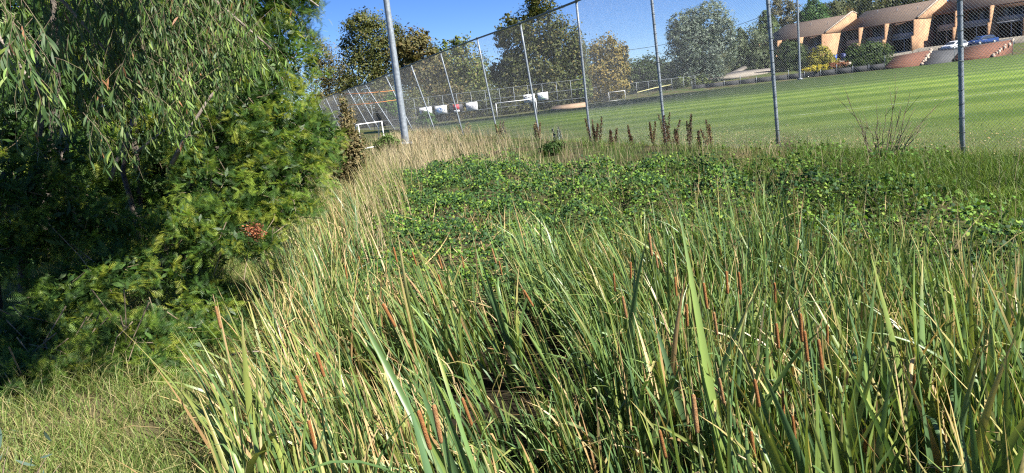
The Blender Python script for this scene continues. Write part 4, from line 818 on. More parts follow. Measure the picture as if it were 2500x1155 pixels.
ribbons(mb, np.stack([x, y, ground_z(x, y) + .2], 1), rng.uniform(0, 6.28, n), rng.uniform(.3, 1.2, n), rng.normal(.2, .5, n), rng.uniform(.2, .55, n), np.full(n, .006), pick(DEAD, n), pick(DEAD, n), seg=4)
tag(mb.obj('dry_stems', M['dry']), 'thin dry stems poking through the ivy on the bank', 'dry stems', kind='stuff')

# green bank grass: strongest at the right, up to the fence
def bank_dens(x, y):
    s, q = sq(x, y); qf = q_foot(s); right = 1 - ss(s, 2, 10)
    return ss(q, -.3, .35) * (1 - ss(q, qf - 1.5, qf - .3)) * (.25 + .75 * right) * (1 - .75 * ivy_density(x, y)) * (.75 + .5 * hnoise(x, y, 1.4, 51))
def grass(name, label, x, y, ht, pal, pal2, wd=.007, leanm=.35, bendm=.9, seg=3, zoff=0., wind_=(0, 0), cat='grass', m='grass', tip=.6, wgrow=.00035, smooth=True):
    n = len(x); mb = MB(); a = rng.uniform(0, 6.28, n); le = np.abs(rng.normal(0, leanm, n)); vx, vy = np.cos(a) * le + wind_[0], np.sin(a) * le + wind_[1]
    ribbons(mb, np.stack([x, y, ground_z(x, y) + zoff], 1), np.arctan2(vy, vx), np.arctan(np.hypot(vx, vy)), np.abs(rng.normal(bendm, .45, n)), ht * rng.uniform(.55, 1.2, n), np.maximum(wd * rng.uniform(.7, 1.3, n), wgrow * y), pick(pal, n), pick(pal2, n), twist=rng.normal(0, .8, n), seg=seg, tip_from=tip)
    return tag(mb.obj(name, M[m], smooth=smooth), label, cat, kind='stuff')
GG = [(.095, .18, .03), (.14, .23, .04), (.19, .265, .055), (.07, .14, .028)]; GY = [(.2, .22, .06), (.28, .25, .09), (.13, .18, .04)]
STRAW = [(.36, .29, .17), (.44, .36, .23), (.30, .23, .13), (.38, .33, .22), (.24, .22, .11)]
def tuft(x, y, k, r):
    x, y = np.repeat(x, k), np.repeat(y, k); return x + rng.normal(0, r, len(x)), y + rng.normal(0, r, len(y))
x, y = scatter(14000, (-4, 13), (5, 30), bank_dens); x2, y2 = scatter(9500, (2, 12), (5, 18), bank_dens); x, y = np.concatenate([x, x2]), np.concatenate([y, y2]); x, y = tuft(x, y, 7, .07)
grass('bank_grass', 'rough green grass on the bank under the nearest fence posts', x, y, .36 + .16 * hnoise(x, y, 1.2, 52), GG, GG + GY, .009, seg=3)
x, y = scatter(2600, (1, 13), (5, 22), lambda x, y: bank_dens(x, y) * ss(hnoise(x, y, 1.0, 55), -.1, .2)); x, y = tuft(x, y, 5, .06)
grass('matted_grass', 'flattened brown and tan grass patches on the bank', x, y, .4, [(.26, .2, .10), (.34, .27, .14), (.22, .2, .09)], STRAW, .006, .9, .8, zoff=.16, m='dry')
# tall straw grass on the left shoulder of the bank and along the fence
def straw_dens(x, y):
    s, q = sq(x, y); e = np.exp(-((s - 24) / 11) ** 2 - ((q - 4.5 - .02 * s) / 2.8) ** 2) + .55 * np.exp(-((s - 13) / 7) ** 2 - ((q - 8.5) / 1.6) ** 2) + .7 * np.exp(-((s - 40) / 10) ** 2 - ((q - 3) / 2.5) ** 2)
    return np.clip(e, 0, 1) * (.6 + .8 * hnoise(x, y, .9, 61)) * (q > .3) * (.12 + .88 * ss(s, 9, 18))
x, y = scatter(9000, (-16, 6), (17, 62), straw_dens); x, y = tuft(x, y, 6, .12)
grass('dry_grass', 'tall straw-coloured grass on the far shoulder of the bank', x, y, .95 + .2 * hnoise(x, y, .8, 62), STRAW, STRAW, .006, .16, .35, 4, wind_=(-.05, .02), m='dry', wgrow=.00042)
x, y = scatter(5000, (-18, 9), (16, 66), lambda x, y: (lambda s, q: ss(q, -.2, .4) * (1 - ss(q, 5, 9)) * (.5 + .5 * hnoise(x, y, 1.3, 66)))(*sq(x, y))); x, y = tuft(x, y, 7, .12)
grass('green_grass', 'green grass and weeds among the straw along the fence foot', x, y, .42, [(.08, .14, .03), (.11, .17, .04), (.15, .19, .06)], GY + STRAW[:2], .006, .3, .8, 3, wgrow=.00045)
# stray straw stems
x, y = scatter(2200, (-3, 12), (6, 26), lambda x, y: (lambda s, q: ss(q, .0, .5) * (1 - ss(q, 4.5, 8)))(*sq(x, y)))
grass('straw_stalks', 'scattered pale straw stalks standing on the bank', x, y, .75, STRAW, STRAW, .005, .14, .3, 4, m='dry', wgrow=.0005)
# long far reeds on the left beyond the wattle
x, y = scatter(2600, (-13, -2.5), (13, 34), lambda x, y: ss(x, np.interp(y, [p[0] for p in LB], [p[1] for p in LB]) - .6, np.interp(y, [p[0] for p in LB], [p[1] for p in LB]) + .2) * (1 - ss(sq(x, y)[1], -99, -98) * 0) * ss(sq(x, y)[1], 9.0, 10.2)); x, y = tuft(x, y, 5, .08)
grass('dead_reeds', 'pale dead reeds standing along the ditch below the wattle', x, y, 1.45, STRAW[:3] + [(.2, .2, .06), (.13, .17, .04), (.11, .16, .045), (.15, .19, .05)], STRAW + GY, .012, .12, .3, 5, wind_=(-.06, 0), m='dry', cat='reeds')
# near bank grass, lower left
def left_dens(x, y):
    s, q = sq(x, y); e = np.interp(y, [p[0] for p in LB], [p[1] for p in LB]); return (1 - ss(x, e - .5, e + .25)) * (.7 + .6 * hnoise(x, y, 1.5, 71))
x, y = scatter(23000, (-9.5, -1), (2.6, 15.5), left_dens); k = (x > -.85 * y - .6); x, y = x[k], y[k]; x, y = tuft(x, y, 6, .05)
grass('near_bank_grass', 'long green and straw grass on the near bank beside the reeds', x, y, .34 + .14 * hnoise(x, y, 1.3, 72), [(.085, .155, .03), (.125, .195, .04), (.17, .215, .055), (.29, .25, .11)], GY + GY + STRAW[:3], .006, .45, 1.0, 3, wgrow=.0006)
# clover-like broad leaves in the right bank
x, y = scatter(26000, (-2, 12), (5, 20), lambda x, y: bank_dens(x, y) * ss(hnoise(x, y, 1.5, 81), -.25, .25)); n = len(x)
mb = MB(); B = basis(rng.normal(size=(n, 3)), rng.normal(0, .4, (n, 3)) + np.array([0, -.3, 1])) * rng.uniform(.04, .08, n)[:, None, None]
mb.inst(IV, IVF, B, np.stack([x, y, ground_z(x, y) + rng.uniform(.08, .32, n)], 1), pick([(.09, .19, .03), (.14, .25, .045), (.06, .13, .03)], n)); tag(mb.obj('broadleaf_weeds', M['ivy']), 'low broad-leaved green weeds mixed into the bank grass', 'weeds', kind='stuff')
# leaves fallen on the field beside the fence
s = rng.uniform(-8, 14, 1500); q = -np.abs(rng.normal(0, 2.2, 1500)) - .1; p = np.array([fpt(a, b_) for a, b_ in zip(s, q)]); n = len(p); mb = MB(); B = basis(rng.normal(size=(n, 3)) * (1, 1, .2), rng.normal(0, .25, (n, 3)) + np.array([0, 0, 1])) * rng.uniform(.04, .09, n)[:, None, None]
mb.inst(LQ, LQF, B, np.concatenate([p, np.full((n, 1), .022)], 1), pick([(.42, .30, .14), (.5, .38, .2), (.30, .18, .08), (.38, .32, .2)], n)); tag(mb.obj('fallen_leaves', M['dry']), 'tan leaves fallen on the turf behind the fence', 'leaves', kind='stuff')
# turf blades along the near field edge
s = rng.uniform(-9, 20, 17000); q = .4 - np.abs(rng.normal(0, 3.0, 17000)); p = np.array([P0[0] + FT[0] * s + FN[0] * q, P0[1] + FT[1] * s + FN[1] * q]).T
grass('field_edge_turf', 'short turf blades along the near edge of the playing field', p[:, 0], p[:, 1], .065, [(.10, .19, .035), (.14, .23, .05), (.24, .25, .1)], GY, .006, .5, .6, 2, zoff=.02, wgrow=.0006)

# dock weeds: dead brown seed spikes along the fence
def dock(label, px, py, Y, hpx, stems, spread, c):
    c = (c[0] * .85, c[1] * 1.1, c[2] * 1.15)
    p = at_y(px, py, Y); p[2] = ground_z(p[0], p[1]) - .03; h = max(.5, at_y(px, py - hpx, Y)[2] - p[2]); t = thing('dock_weed', label, 'weed', p, 'dead dock weeds along the fence')
    for k in range(stems):
        o_ = rng.normal(0, spread, 2) * (.35, .35); hh = h * rng.uniform(.7, 1.02); tp = p + np.array([o_[0] + rng.normal(0, spread * .6), o_[1], hh]); b0 = p + np.array([*o_, 0])
        f = np.linspace(0, 1, 6)[:, None]; pts = b0 + (tp - b0) * f + np.array([.03, 0, 0]) * np.sin(f * 4 + k); st_ = MB().tube(pts, np.linspace(.011, .005, 6), 5).obj('stem', M['twig'], t)
        n = 190; ff = rng.uniform(.22, 1.0, n); e = b0 + (tp - b0) * ff[:, None] + rng.normal(0, .04, (n, 3)) * (1.3 - ff)[:, None]; mb = MB(); B = basis(rng.normal(size=(n, 3)) + (0, 0, .8)) * (rng.uniform(.03, .065, n) * max(1, Y / 22))[:, None, None]
        mb.inst(LQ, LQF, B, e, pick([c, tuple(x * .6 for x in c), tuple(min(1, x * 1.5) for x in c)], n)); sc = mb.obj('seed_cluster', M['dry'], t); sc['kind'] = 'stuff'
BR = (.13, .06, .035)
for k, (px, py, Y, hp, st_, sp, c, lab) in enumerate([(1455, 352, 28.5, 66, 6, .45, BR, 'broad dark brown dock clump at the foot of the fence post above the ivy'), (1492, 352, 27, 42, 3, .2, BR, 'small brown dock beside the broad dock clump'), (1543, 352, 26, 50, 2, .12, (.15, .07, .04), 'single reddish-brown dock spike between two fence posts'),
        (1592, 355, 25.2, 62, 3, .16, (.16, .075, .04), 'thin rust-brown dock just before the fence post'), (1632, 362, 23.2, 88, 5, .26, BR, 'tall dark dock wrapped around the fence post'), (1655, 365, 23.2, 55, 2, .1, BR, 'short dark dock right behind the post-hugging dock'), (1687, 366, 22.6, 92, 3, .16, (.10, .05, .035), 'tallest dark brown dock spike in front of the mown turf'),
        (1708, 366, 22, 66, 2, .12, (.17, .085, .05), 'slim brown dock beside the tallest dock spike'), (1728, 364, 21.8, 72, 3, .2, (.19, .09, .05), 'last reddish dock spike before the bare stretch of fence'), (1318, 352, 36, 55, 3, .25, (.2, .11, .06), 'brown dock at the foot of a leaning fence post'),
        (1228, 345, 43, 52, 5, .5, (.2, .13, .06), 'olive-brown dock bush beside a fence post in straw'), (1140, 338, 52, 40, 6, .7, (.3, .2, .08), 'golden-brown weed clump at the top of the straw grass'), (1045, 345, 54, 30, 5, .8, (.17, .1, .06), 'low reddish-brown weeds behind the floodlight pole'), (1362, 345, 33, 45, 3, .22, (.2, .19, .17), 'greyish dead weed between two docks')]):
    dock(lab, px, py, Y, hp, st_, sp, c)
# bare twig shrub and dark twig tuft by the fence
def twigs(name, label, px, py, Y, tips, m, r=.007, sub=3):
    p = at_y(px, py, Y); p[2] = ground_z(p[0], p[1]) - .03; t = thing(name, label, 'shrub', p)
    for (tx, ty) in tips:
        e = at_y(tx, ty, Y + rng.uniform(-.3, .3)); b0 = p + np.array([(e[0] - p[0]) * .25 + rng.normal(0, .05), rng.normal(0, .1), 0]); f = np.linspace(0, 1, 7)[:, None]
        pts = b0 + (e - b0) * f + np.array([0, 0, 1]) * np.sin(f * math.pi) * .06 + rng.normal(0, .015, (7, 3)) * np.sin(f * 3.1); br = MB().tube(pts, np.linspace(r, r * .3, 7), 5).obj('branch', m, t)
        for k in range(sub):
            i = rng.integers(2, 6); a = pts[i]; d = (e - b0) * rng.uniform(.2, .42) + rng.normal(0, .12, 3); MB().tube(np.array([a, a + d * .5 + (0, 0, .02), a + d]), [r * .5, r * .35, r * .2], 4).obj('twig', m, br)
twigs('bare_twig_shrub', 'leafless dark twig shrub in front of the fence on the bank', 2150, 392, 14.6, [(2068, 235), (2090, 285), (2115, 300), (2140, 255), (2150, 300), (2165, 265), (2192, 212), (2200, 270), (2222, 225), (2235, 262), (2285, 258), (2250, 300), (2180, 310), (2105, 330), (2215, 320), (2265, 300)], M['twig'], .012)
twigs('dead_twig_tuft', 'dark tangled dead tuft beside the second fence post', 1938, 385, 17.5, [(1925 + rng.normal(0, 12), 345 + rng.normal(0, 8)) for k in range(16)] + [(1950 + rng.normal(0, 18), 362 + rng.normal(0, 8)) for k in range(14)], M['twig'], .006, 3)
# dead straw fringe under the near fence
s = rng.uniform(-1.5, 5, 1400); q = rng.normal(.35, .22, 1400); p = np.array([P0[0] + FT[0] * s + FN[0] * q, P0[1] + FT[1] * s + FN[1] * q]).T
grass('dead_fringe', 'brown dead grass fringe under the fence between the nearest posts', p[:, 0], p[:, 1], .2, [(.16, .10, .065), (.24, .16, .10), (.12, .08, .055)], STRAW, .005, .8, .8, 3, m='dry')

# ================================================================== NEAR TREES, LEFT
def frond_template(k=7, w_=.030):
    v, f = [(-.012, 0, 0), (.012, 0, 0), (0, 1, -.12)], [(0, 1, 2, 2)]
    for i in range(k):
        y = .12 + .84 * i / (k - 1); L_ = .34 * math.sin(math.pi * (.22 + .70 * i / (k - 1))) + .05; z = -.12 * y * y
        for s_ in (-1, 1):
            n = len(v); dx, dy = s_ * L_ * .84, L_ * .55
            v += [(0, y - w_, z), (dx, y + dy, z - .03), (0, y + w_, z)]; f.append((n, n + 1, n + 2, n + 2))
    return np.array(v, float), np.array(f)
FV, FF = frond_template(); FV2, FF2 = frond_template(6, .06)
def sprays(centres, outward, per, twig_len, frond, cols, lit_cols=None, frac=.3):
    """feathery wattle sprays: fronds set along short twigs"""
    n = len(centres); d = outward + rng.normal(0, .45, (n, 3)) + np.array([0, 0, .18]); d /= np.linalg.norm(d, axis=1)[:, None]
    t_ = rng.uniform(-.5, .5, (n, per)); tl = twig_len * rng.uniform(.6, 1.4, (n, 1)); pos = centres[:, None] + d[:, None] * (t_ * tl)[..., None] - np.array([0, 0, 1.]) * ((t_ + .5) ** 2 * tl * .25)[..., None] + rng.normal(0, .02, (n, per, 3))
    fd = d[:, None] * .75 + rng.normal(0, .55, (n, per, 3)); fd = fd.reshape(-1, 3); up = np.tile(np.array([.25, -.2, 1.0]), (n * per, 1)) + rng.normal(0, .45, (n * per, 3))
    B = basis(fd, up) * (frond * rng.uniform(.65, 1.3, n * per))[:, None, None]
    # basis columns are side, forward, normal: the template runs along y
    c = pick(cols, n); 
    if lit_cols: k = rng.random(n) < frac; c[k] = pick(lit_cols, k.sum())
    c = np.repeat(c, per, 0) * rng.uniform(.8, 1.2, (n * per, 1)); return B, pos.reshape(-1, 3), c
WG = [(.045, .10, .02), (.065, .13, .024), (.036, .08, .02)]; WLIT = [(.17, .24, .03), (.25, .29, .04), (.13, .21, .028)]  # second list paints sunlight on some sprays as brighter yellow-green
def wattle(label, trunks, lobes, nspray, per=13, core=9000, litfrac=.3, twig=.34, frond=.15, limbs=(), shell=.55, group='wattles on the near bank', fine=True):
    b0 = trunks[0][0][0]; t = thing('wattle_tree', label, 'tree', b0, group); C_, O_ = [], []
    wts = np.array([l[2] * l[3] * (l[6] if len(l) > 6 else 1) for l in lobes]); cnt = rng.multinomial(nspray, wts / wts.sum())
    for l, k in zip(lobes, cnt):
        ce = at_y(l[0], l[1], l[4]); rx, rz = l[2] * px_size(l[4]), l[3] * px_size(l[4]); ry = l[5] if len(l) > 5 else (rx + rz) / 2
        d = rng.normal(size=(k, 3)); d /= np.linalg.norm(d, axis=1)[:, None]; r = rng.uniform(shell, 1, k) ** .5; C_.append(ce + d * r[:, None] * (rx, ry, rz)); O_.append(d)
    C_, O_ = np.concatenate(C_), np.concatenate(O_); gz = ground_z(C_[:, 0], C_[:, 1]); C_[:, 2] = np.maximum(C_[:, 2], gz + .08)
    B, p, c = sprays(C_, O_, per, twig, frond, WG, WLIT, litfrac); mb = MB(); mb.inst(*((FV, FF) if fine else (FV2, FF2)), B, p, c); cr = mb.obj('crown', M['leaf'], t); cr['kind'] = 'stuff'
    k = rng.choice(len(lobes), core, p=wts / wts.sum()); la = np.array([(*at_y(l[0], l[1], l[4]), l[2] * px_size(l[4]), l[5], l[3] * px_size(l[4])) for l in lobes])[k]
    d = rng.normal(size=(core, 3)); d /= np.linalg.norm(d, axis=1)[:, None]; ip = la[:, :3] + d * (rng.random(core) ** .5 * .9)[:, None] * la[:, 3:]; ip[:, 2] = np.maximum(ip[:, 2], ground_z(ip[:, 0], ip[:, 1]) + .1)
    mb = MB(); mb.inst(LQ * (1, .6, 1), LQF, basis(rng.normal(size=ip.shape)) * rng.uniform(.08, .2, core)[:, None, None], ip, pick(WG, core) * .8); ic = mb.obj('shade_core', M['leaf'], t); ic['kind'] = 'stuff'  # added filler leaves, darkened to put shade inside the crown
    for pts, r0, r1 in trunks:
        tr = MB().tube(np.array(pts), np.linspace(r0, r1, len(pts)), 9).obj('trunk', M['bark'], t, True)
    for pts, r0, r1 in limbs: MB().tube(np.array(pts), np.linspace(r0, r1, len(pts)), 7).obj('limb', M['palebark'], tr, True)
    # thin dead twigs inside the crown
    mb = MB()
    for k in range(220):
        i = rng.integers(len(C_)); a = C_[i]; e = a - O_[i] * rng.uniform(.3, .9) + rng.normal(0, .15, 3); mb.tube(np.array([a, (a + e) / 2 + rng.normal(0, .05, 3), e]), [.003, .006, .009], 4, cap=False)
    tw = mb.obj('twigs', M['twig'], t); tw['kind'] = 'stuff'; return t
def poly3(*pp): return np.array([at_y(a, b_, c) for a, b_, c in pp])
wattle('feathery dark green wattle with sunlit sprays beside the reeds',
       [(poly3((395, 760, 11.2), (400, 640, 11.2), (430, 540, 11.3), (480, 420, 11.4), (560, 250, 11.5), (640, 40, 11.8)), .08, .03), (poly3((380, 760, 11.3), (350, 600, 11.6), (300, 420, 11.8), (330, 250, 12), (360, 60, 12.3)), .06, .02)],
       [(725, 330, 105, 90, 11.2, 1.1), (690, 420, 110, 70, 10.8, 1.0), (640, 250, 110, 100, 11.4, 1.2), (690, 130, 85, 90, 11.8, 1.1), (640, 40, 120, 70, 12, 1.2), (720, -20, 60, 60, 12.2, .8), (775, 340, 55, 60, 11.5, .6), (560, 430, 120, 70, 11.0, 1.0), (520, 330, 110, 90, 11.6, 1.1), (600, 500, 130, 45, 10.4, .7), (700, 515, 80, 35, 10.3, .5), (470, 540, 110, 45, 10.0, .6),
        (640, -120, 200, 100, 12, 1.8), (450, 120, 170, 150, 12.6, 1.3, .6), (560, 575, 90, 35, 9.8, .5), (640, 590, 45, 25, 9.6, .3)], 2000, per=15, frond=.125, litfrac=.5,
       limbs=[(poly3((270, 440, 10.2), (281, 402, 10.2), (318, 316, 10.3), (340, 240, 10.5)), .035, .015), (poly3((420, 400, 10.1), (455, 329, 10.1), (510, 240, 10.2), (541, 205, 10.3)), .035, .014), (poly3((330, 375, 10.4), (385, 330, 10.5), (430, 300, 10.6)), .022, .01), (poly3((155, 500, 10.0), (153, 380, 10.0), (150, 300, 10.1)), .04, .03), (poly3((440, 560, 10.8), (560, 480, 10.6), (700, 430, 10.5)), .03, .008), (poly3((430, 540, 11), (600, 400, 11), (740, 330, 11)), .03, .008), (poly3((440, 560, 10.8), (520, 560, 10.2), (630, 540, 9.9)), .025, .006)])
wattle('low-branched wattle with pale lit fronds over the near bank grass',
       [(poly3((60, 780, 9.6), (55, 640, 9.7), (70, 480, 9.8), (100, 300, 10), (90, 100, 10.4)), .07, .03), (poly3((165, 760, 10), (160, 640, 10), (170, 470, 10.2), (160, 300, 10.4)), .045, .025), (poly3((0, 790, 9.4), (-20, 600, 9.5), (10, 420, 9.8)), .06, .03)],
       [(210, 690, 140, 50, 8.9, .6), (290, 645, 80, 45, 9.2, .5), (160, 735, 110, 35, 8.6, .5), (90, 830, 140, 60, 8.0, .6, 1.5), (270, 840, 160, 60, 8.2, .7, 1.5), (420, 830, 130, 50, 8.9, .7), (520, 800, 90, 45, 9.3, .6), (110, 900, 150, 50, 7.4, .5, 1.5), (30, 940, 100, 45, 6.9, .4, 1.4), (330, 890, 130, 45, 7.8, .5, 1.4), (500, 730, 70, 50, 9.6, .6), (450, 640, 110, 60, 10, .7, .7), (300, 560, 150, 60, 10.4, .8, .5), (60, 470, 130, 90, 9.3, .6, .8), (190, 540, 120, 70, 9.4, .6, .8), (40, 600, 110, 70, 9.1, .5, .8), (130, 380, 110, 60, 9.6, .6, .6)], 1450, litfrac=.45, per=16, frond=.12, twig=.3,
       limbs=[(poly3((90, 770, 9.4), (180, 760, 9.0), (330, 800, 8.6), (480, 800, 8.9)), .03, .008), (poly3((60, 780, 9.3), (30, 850, 8.6), (60, 900, 8.0)), .025, .008), (poly3((150, 720, 9.8), (220, 700, 9.2), (310, 650, 9.1)), .022, .006), (poly3((95, 560, 9.6), (180, 600, 9.2), (230, 640, 9.0)), .018, .006)])
wattle('dark wattle thicket filling the shade behind the front trees',
       [(poly3((120, 700, 14), (110, 500, 14), (140, 250, 14.5), (130, 0, 15)), .14, .06), (poly3((330, 690, 15), (340, 500, 15), (320, 200, 15.5)), .1, .05), (poly3((520, 640, 15.5), (520, 450, 15.5), (540, 200, 16)), .1, .04)],
       [(100, 300, 220, 160, 15, 1.2), (330, 350, 200, 140, 15.5, 1.2), (120, 520, 220, 110, 14.5, 1.1), (350, 540, 200, 110, 15.5, 1.1), (540, 520, 140, 100, 16, 1.0), (100, 60, 230, 150, 15.5, 1.4), (350, 90, 200, 150, 16, 1.4), (560, 150, 130, 130, 16.5, 1.2), (560, 350, 120, 110, 16.5, 1.0), (40, 660, 140, 80, 14, .9), (250, 660, 160, 60, 14.8, .9), (600, 620, 70, 50, 16, .7)], 1000, per=12, twig=.5, frond=.24, limbs=[], fine=False)

# drooping gum: foliage hanging into view from branches above
EV_, EF_ = [], []
for i in range(6):
    s_ = i / 5; w_ = .075 * math.sin(math.pi * min(1, .08 + s_ * .9)) ** .8; cx = .10 * math.sin(s_ * 2.2); EV_ += [(cx - w_, s_, .03 * math.sin(s_ * 3)), (cx + w_, s_, .03 * math.sin(s_ * 3) + .012)]
for i in range(5): EF_.append((2 * i, 2 * i + 1, 2 * i + 3, 2 * i + 2))
EV_, EF_ = np.array(EV_), np.array(EF_)
gb = at_z(-260, 900, -.15); gum = thing('gum_tree', 'drooping gum tree whose long narrow leaves hang over the wattles', 'tree', gb)
crown_top = np.array([-4.6, 6.0, 6.2])
MB().tube(np.array([gb - (0, 0, .3), gb + (0.1, .1, 1.5), gb + (.4, 0, 3.2), (-5.6, 6.2, 5.0), crown_top, (-4.2, 6.1, 8.2)]), [.22, .2, .17, .13, .09, .04], 10).obj('trunk', M['palebark'], gum, True)
EG = [(.05, .095, .03), (.075, .12, .038), (.04, .078, .028), (.10, .14, .04)]; ELT = [(.13, .21, .045), (.18, .24, .055), (.11, .19, .04)]  # second list paints sunlit gum leaves as a brighter green
strands = []
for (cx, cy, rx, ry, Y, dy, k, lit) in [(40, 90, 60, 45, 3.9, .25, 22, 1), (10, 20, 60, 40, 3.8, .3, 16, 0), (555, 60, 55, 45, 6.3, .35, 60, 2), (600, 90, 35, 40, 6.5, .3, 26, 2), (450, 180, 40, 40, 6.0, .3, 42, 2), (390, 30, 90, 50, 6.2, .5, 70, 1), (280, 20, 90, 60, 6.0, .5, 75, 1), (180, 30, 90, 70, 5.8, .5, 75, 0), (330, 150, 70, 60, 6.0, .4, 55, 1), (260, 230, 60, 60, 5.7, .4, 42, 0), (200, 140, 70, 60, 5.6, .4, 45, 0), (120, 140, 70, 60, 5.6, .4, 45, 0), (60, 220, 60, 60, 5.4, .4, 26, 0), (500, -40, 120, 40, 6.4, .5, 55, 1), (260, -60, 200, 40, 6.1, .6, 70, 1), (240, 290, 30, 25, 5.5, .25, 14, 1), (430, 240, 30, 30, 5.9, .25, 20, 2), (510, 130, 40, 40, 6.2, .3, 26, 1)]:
    for j in range(int(k * (.72 if lit else .5))):
        a = at_y(cx + rng.normal(0, rx * .62), cy + rng.normal(0, ry * .62), Y + rng.normal(0, dy)); strands.append((a, lit))
lp, lb, lc, key = [], [], [], []; tw = MB()
for a, lit in strands:
    ln_ = rng.uniform(.18, .48); sw = rng.normal(0, .10, 2); k = rng.integers(12, 21); f = np.linspace(0, 1, 5)[:, None]
    st_ = a + np.array([0, 0, -1.]) * f * ln_ + np.array([sw[0], sw[1], 0]) * (1 - (1 - f) ** 2) + np.array([-sw[0] * .8, 0, .10]) * ((1 - f) ** 3)
    tw.tube(st_, np.linspace(.0018, .001, 5), 3, cap=False)
    for q_ in range(k):
        u_ = rng.uniform(.02, 1); i = min(3, int(u_ * 4)); p = st_[i] + (st_[i + 1] - st_[i]) * (u_ * 4 - i); d = np.array([rng.normal(0, .36), rng.normal(0, .36), -1.0]); lp.append(p); lb.append(d); key.append(lit - (a[1] > 6.1) * .1 + rng.random() * .5)
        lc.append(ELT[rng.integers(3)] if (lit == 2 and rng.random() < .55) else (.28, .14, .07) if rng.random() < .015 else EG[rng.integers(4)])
lp, lb, lc, key = np.array(lp), np.array(lb), np.array(lc) * rng.uniform(.8, 1.2, (len(lp), 1)), np.array(key)
B = basis(lb, rng.normal(size=lb.shape) + np.array([.2, -.5, .1])) ; S_ = rng.uniform(.055, .10, len(lp)); 
bigness = S_ / np.linalg.norm(lp - CAM, axis=1) * (1 + .5 * (key > 1.2)); inview = np.array([0 < to_px(p)[0] < 760 and 0 < to_px(p + np.array([0, 0, -.05]))[1] < 480 for p in lp]); bigness = np.where(inview, bigness, 0)
top300 = set(np.argsort(-bigness)[:290].tolist()); mask = np.array([i not in top300 for i in range(len(lp))])
# unseen crown lobes above the frame, added and placed to shade the foliage below
nU = 19000; d = rng.normal(size=(nU, 3)); d /= np.linalg.norm(d, axis=1)[:, None]; lobc = np.array([(-4.6, 6.3, 6.2), (-3.4, 6.6, 5.4), (-6.0, 6.4, 5.8), (-4.9, 7.6, 6.9), (-2.6, 7.2, 5.2), (-4.0, 5.2, 5.6), (-2.3, 4.6, 5.0), (-2.8, 8.0, 5.8), (-3.4, 9.4, 6.1), (-3.1, 4.9, 4.7), (-4.6, 4.6, 4.6)]); li = rng.integers(0, 11, nU); up_ = lobc[li] + d * (rng.uniform(.3, 1, nU) ** .5)[:, None] * (1.25, 1.1, .8); ub = np.stack([rng.normal(0, .5, nU), rng.normal(0, .5, nU), -np.ones(nU)], 1)
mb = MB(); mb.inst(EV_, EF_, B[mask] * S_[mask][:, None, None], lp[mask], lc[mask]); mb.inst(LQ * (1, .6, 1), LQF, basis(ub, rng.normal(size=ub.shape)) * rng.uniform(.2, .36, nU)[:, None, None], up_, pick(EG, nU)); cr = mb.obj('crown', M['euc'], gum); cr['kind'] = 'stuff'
x_ = tw.obj('twigs', M['twig'], gum); x_['kind'] = 'stuff'
lm_ = []
for k in range(24):
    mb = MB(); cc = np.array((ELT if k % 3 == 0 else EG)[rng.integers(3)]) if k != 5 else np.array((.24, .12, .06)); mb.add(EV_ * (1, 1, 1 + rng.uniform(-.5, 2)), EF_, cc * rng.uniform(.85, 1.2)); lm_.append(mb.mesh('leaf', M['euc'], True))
for i in top300:
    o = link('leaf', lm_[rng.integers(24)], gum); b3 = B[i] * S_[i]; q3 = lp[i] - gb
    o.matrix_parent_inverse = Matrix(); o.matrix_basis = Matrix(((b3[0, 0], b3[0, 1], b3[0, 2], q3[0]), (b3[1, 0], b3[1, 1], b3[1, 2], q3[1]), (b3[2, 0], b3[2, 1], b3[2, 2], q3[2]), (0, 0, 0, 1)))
for e, r_ in (((-1.9, 6.3, 2.95), .05), ((-2.9, 6.0, 2.6), .04), ((-3.6, 5.6, 2.75), .04), ((-2.5, 3.9, 2.7), .035), ((-4.2, 6.2, 3.2), .045), ((-1.5, 6.6, 3.3), .035)):
    s_ = np.array([-5.6, 6.2, 5.0]) if e[1] > 5 else np.array([-5.6, 6.1, 4.6]); e = np.array(e); f = np.linspace(0, 1, 7)[:, None]; MB().tube(s_ + (e - s_) * f + np.array([0, 0, 1]) * np.sin(f * math.pi) * .7, np.linspace(r_, .008, 7), 7).obj('limb', M['palebark'], gum, True)

# brown-leaved shrub between the wattle and the fence
def shrub(label, lobes, n, size, cols, base, Y, name='shrub', trunk=.04, m='far'):
    return far_tree(name, label, 'shrub', Y, base, lobes, n, size, cols, trunk, part='foliage', shell=.3, spread=.22, clump=10)
shrub('brown and olive shrub with a spiky top between wattle and fence', [(848, 300, 16, 45), (838, 250, 7, 30), (850, 350, 30, 40), (862, 385, 38, 35), (845, 415, 40, 25), (875, 350, 18, 25), (828, 360, 25, 40)], 5200, .075, [(.11, .095, .045), (.2, .155, .07), (.07, .09, .03)], (852, 440), 24)
shrub('low green shrub at the foot of the floodlight pole', [(945, 342, 18, 12), (930, 352, 18, 12), (962, 350, 16, 10)], 1600, .10, [(.07, .12, .03), (.13, .18, .05)], (945, 362), 46)
shrub('small dark green shrub at the fence foot above the ivy', [(1352, 360, 26, 12), (1335, 368, 18, 8)], 900, .09, [(.035, .075, .02), (.07, .13, .03)], (1350, 376), 27)
shrub('yellow-green sunlit shrub seen through the wattle', [(640, 330, 60, 40), (600, 370, 50, 40), (560, 400, 40, 35)], 1800, .16, [(.2, .24, .04), (.32, .32, .06)], (610, 440), 24)
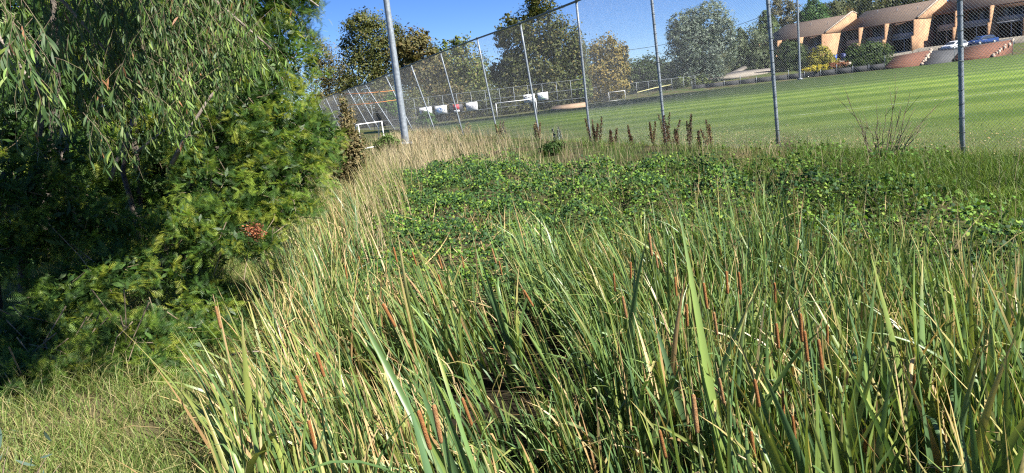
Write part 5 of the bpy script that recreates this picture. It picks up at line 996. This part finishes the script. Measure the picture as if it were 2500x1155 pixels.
far_tree('backing_thicket', 'shaded dark thicket closing the view behind the wattles', 'thicket', 20, (250, 640), [(60, 120, 200, 170), (280, 120, 200, 170), (470, 140, 170, 170), (60, 400, 200, 150), (280, 420, 200, 150), (470, 430, 150, 130), (580, 250, 90, 120), (60, 580, 200, 80), (300, 580, 200, 70), (-20, 300, 120, 200), (-20, 480, 120, 140)], 15000, .32, [(.03, .055, .018), (.06, .09, .025)], .1, part='foliage')  # added leaf backing, coloured dark for the shade within the left trees
# dead brown frond hanging in the wattle beside the reeds
p = at_y(622, 565, 9.2); t = thing('dead_frond_cluster', 'small rust-brown dead cluster hanging at the wattle edge', 'dead leaves', p); n = 420; mb = MB(); B = basis(rng.normal(size=(n, 3))) * rng.uniform(.02, .05, n)[:, None, None]
mb.inst(LQ, LQF, B, p + rng.normal(0, 1, (n, 3)) * (.06, .05, .05), pick([(.2, .07, .035), (.28, .11, .05), (.13, .05, .03)], n)); o = mb.obj('dead_leaf_mass', M['dry'], t); o['kind'] = 'stuff'; MB().tube(np.array([p + (-.25, .1, .05), p + (-.1, .03, .04), p]), [.008, .006, .004], 5).obj('twig', M['twig'], t)
# sticks lying in the ditch
for k, (a, b_, z) in enumerate((((2015, 962), (2110, 935), -.55), ((1350, 955), (1470, 905), -1.0), ((560, 868), (640, 858), -.3))):
    p, q_ = at_z(*a, z), at_z(*b_, z + .06); tag(MB().tube(np.array([p, (p + q_) / 2 + (0, 0, .02), q_]), [.014, .012, .007], 6).obj('fallen_stick', M['palebark']), ['grey stick lying low among the reeds by the ivy', 'dark stick across the open gap in the reeds', 'pale stick beneath the low wattle branches'][k], 'stick', 'fallen sticks')
# blue-grey gum sapling at the lower left corner, close to the camera
p = at_y(45, 1150, 2.6); t = thing('gum_sapling', 'blue-grey gum sapling leaning into the lower left corner', 'sapling', p - np.array([.1, 0, .5]))
for k, (ex, ey) in enumerate(((150, 1130), (120, 1105), (60, 1120), (20, 1090), (95, 1150), (10, 1145))):
    e = at_y(ex, ey, 2.6 + rng.normal(0, .06)); b0 = p - np.array([.1, 0, .5]); f = np.linspace(0, 1, 6)[:, None]; pts = b0 + (e - b0) * f + np.array([-.05, 0, .04]) * np.sin(f * math.pi); st_ = MB().tube(pts, np.linspace(.005, .0015, 6), 5).obj('stem', M['twig'], t)
    for j in range(6):
        a = pts[2 + j % 4] + (pts[3] - pts[2]) * rng.random(); d = (e - b0) / np.linalg.norm(e - b0) + rng.normal(0, .6, 3); b3 = basis(d[None], np.array([[.2, -.5, 1.]]) + rng.normal(0, .3, (1, 3)))[0] * rng.uniform(.05, .085)
        mb = MB(); mb.add(EV_ @ b3.T + a, EF_, np.array((.09, .14, .10)) * rng.uniform(.8, 1.15)); mb.obj('leaf', M['euc'], t, True)
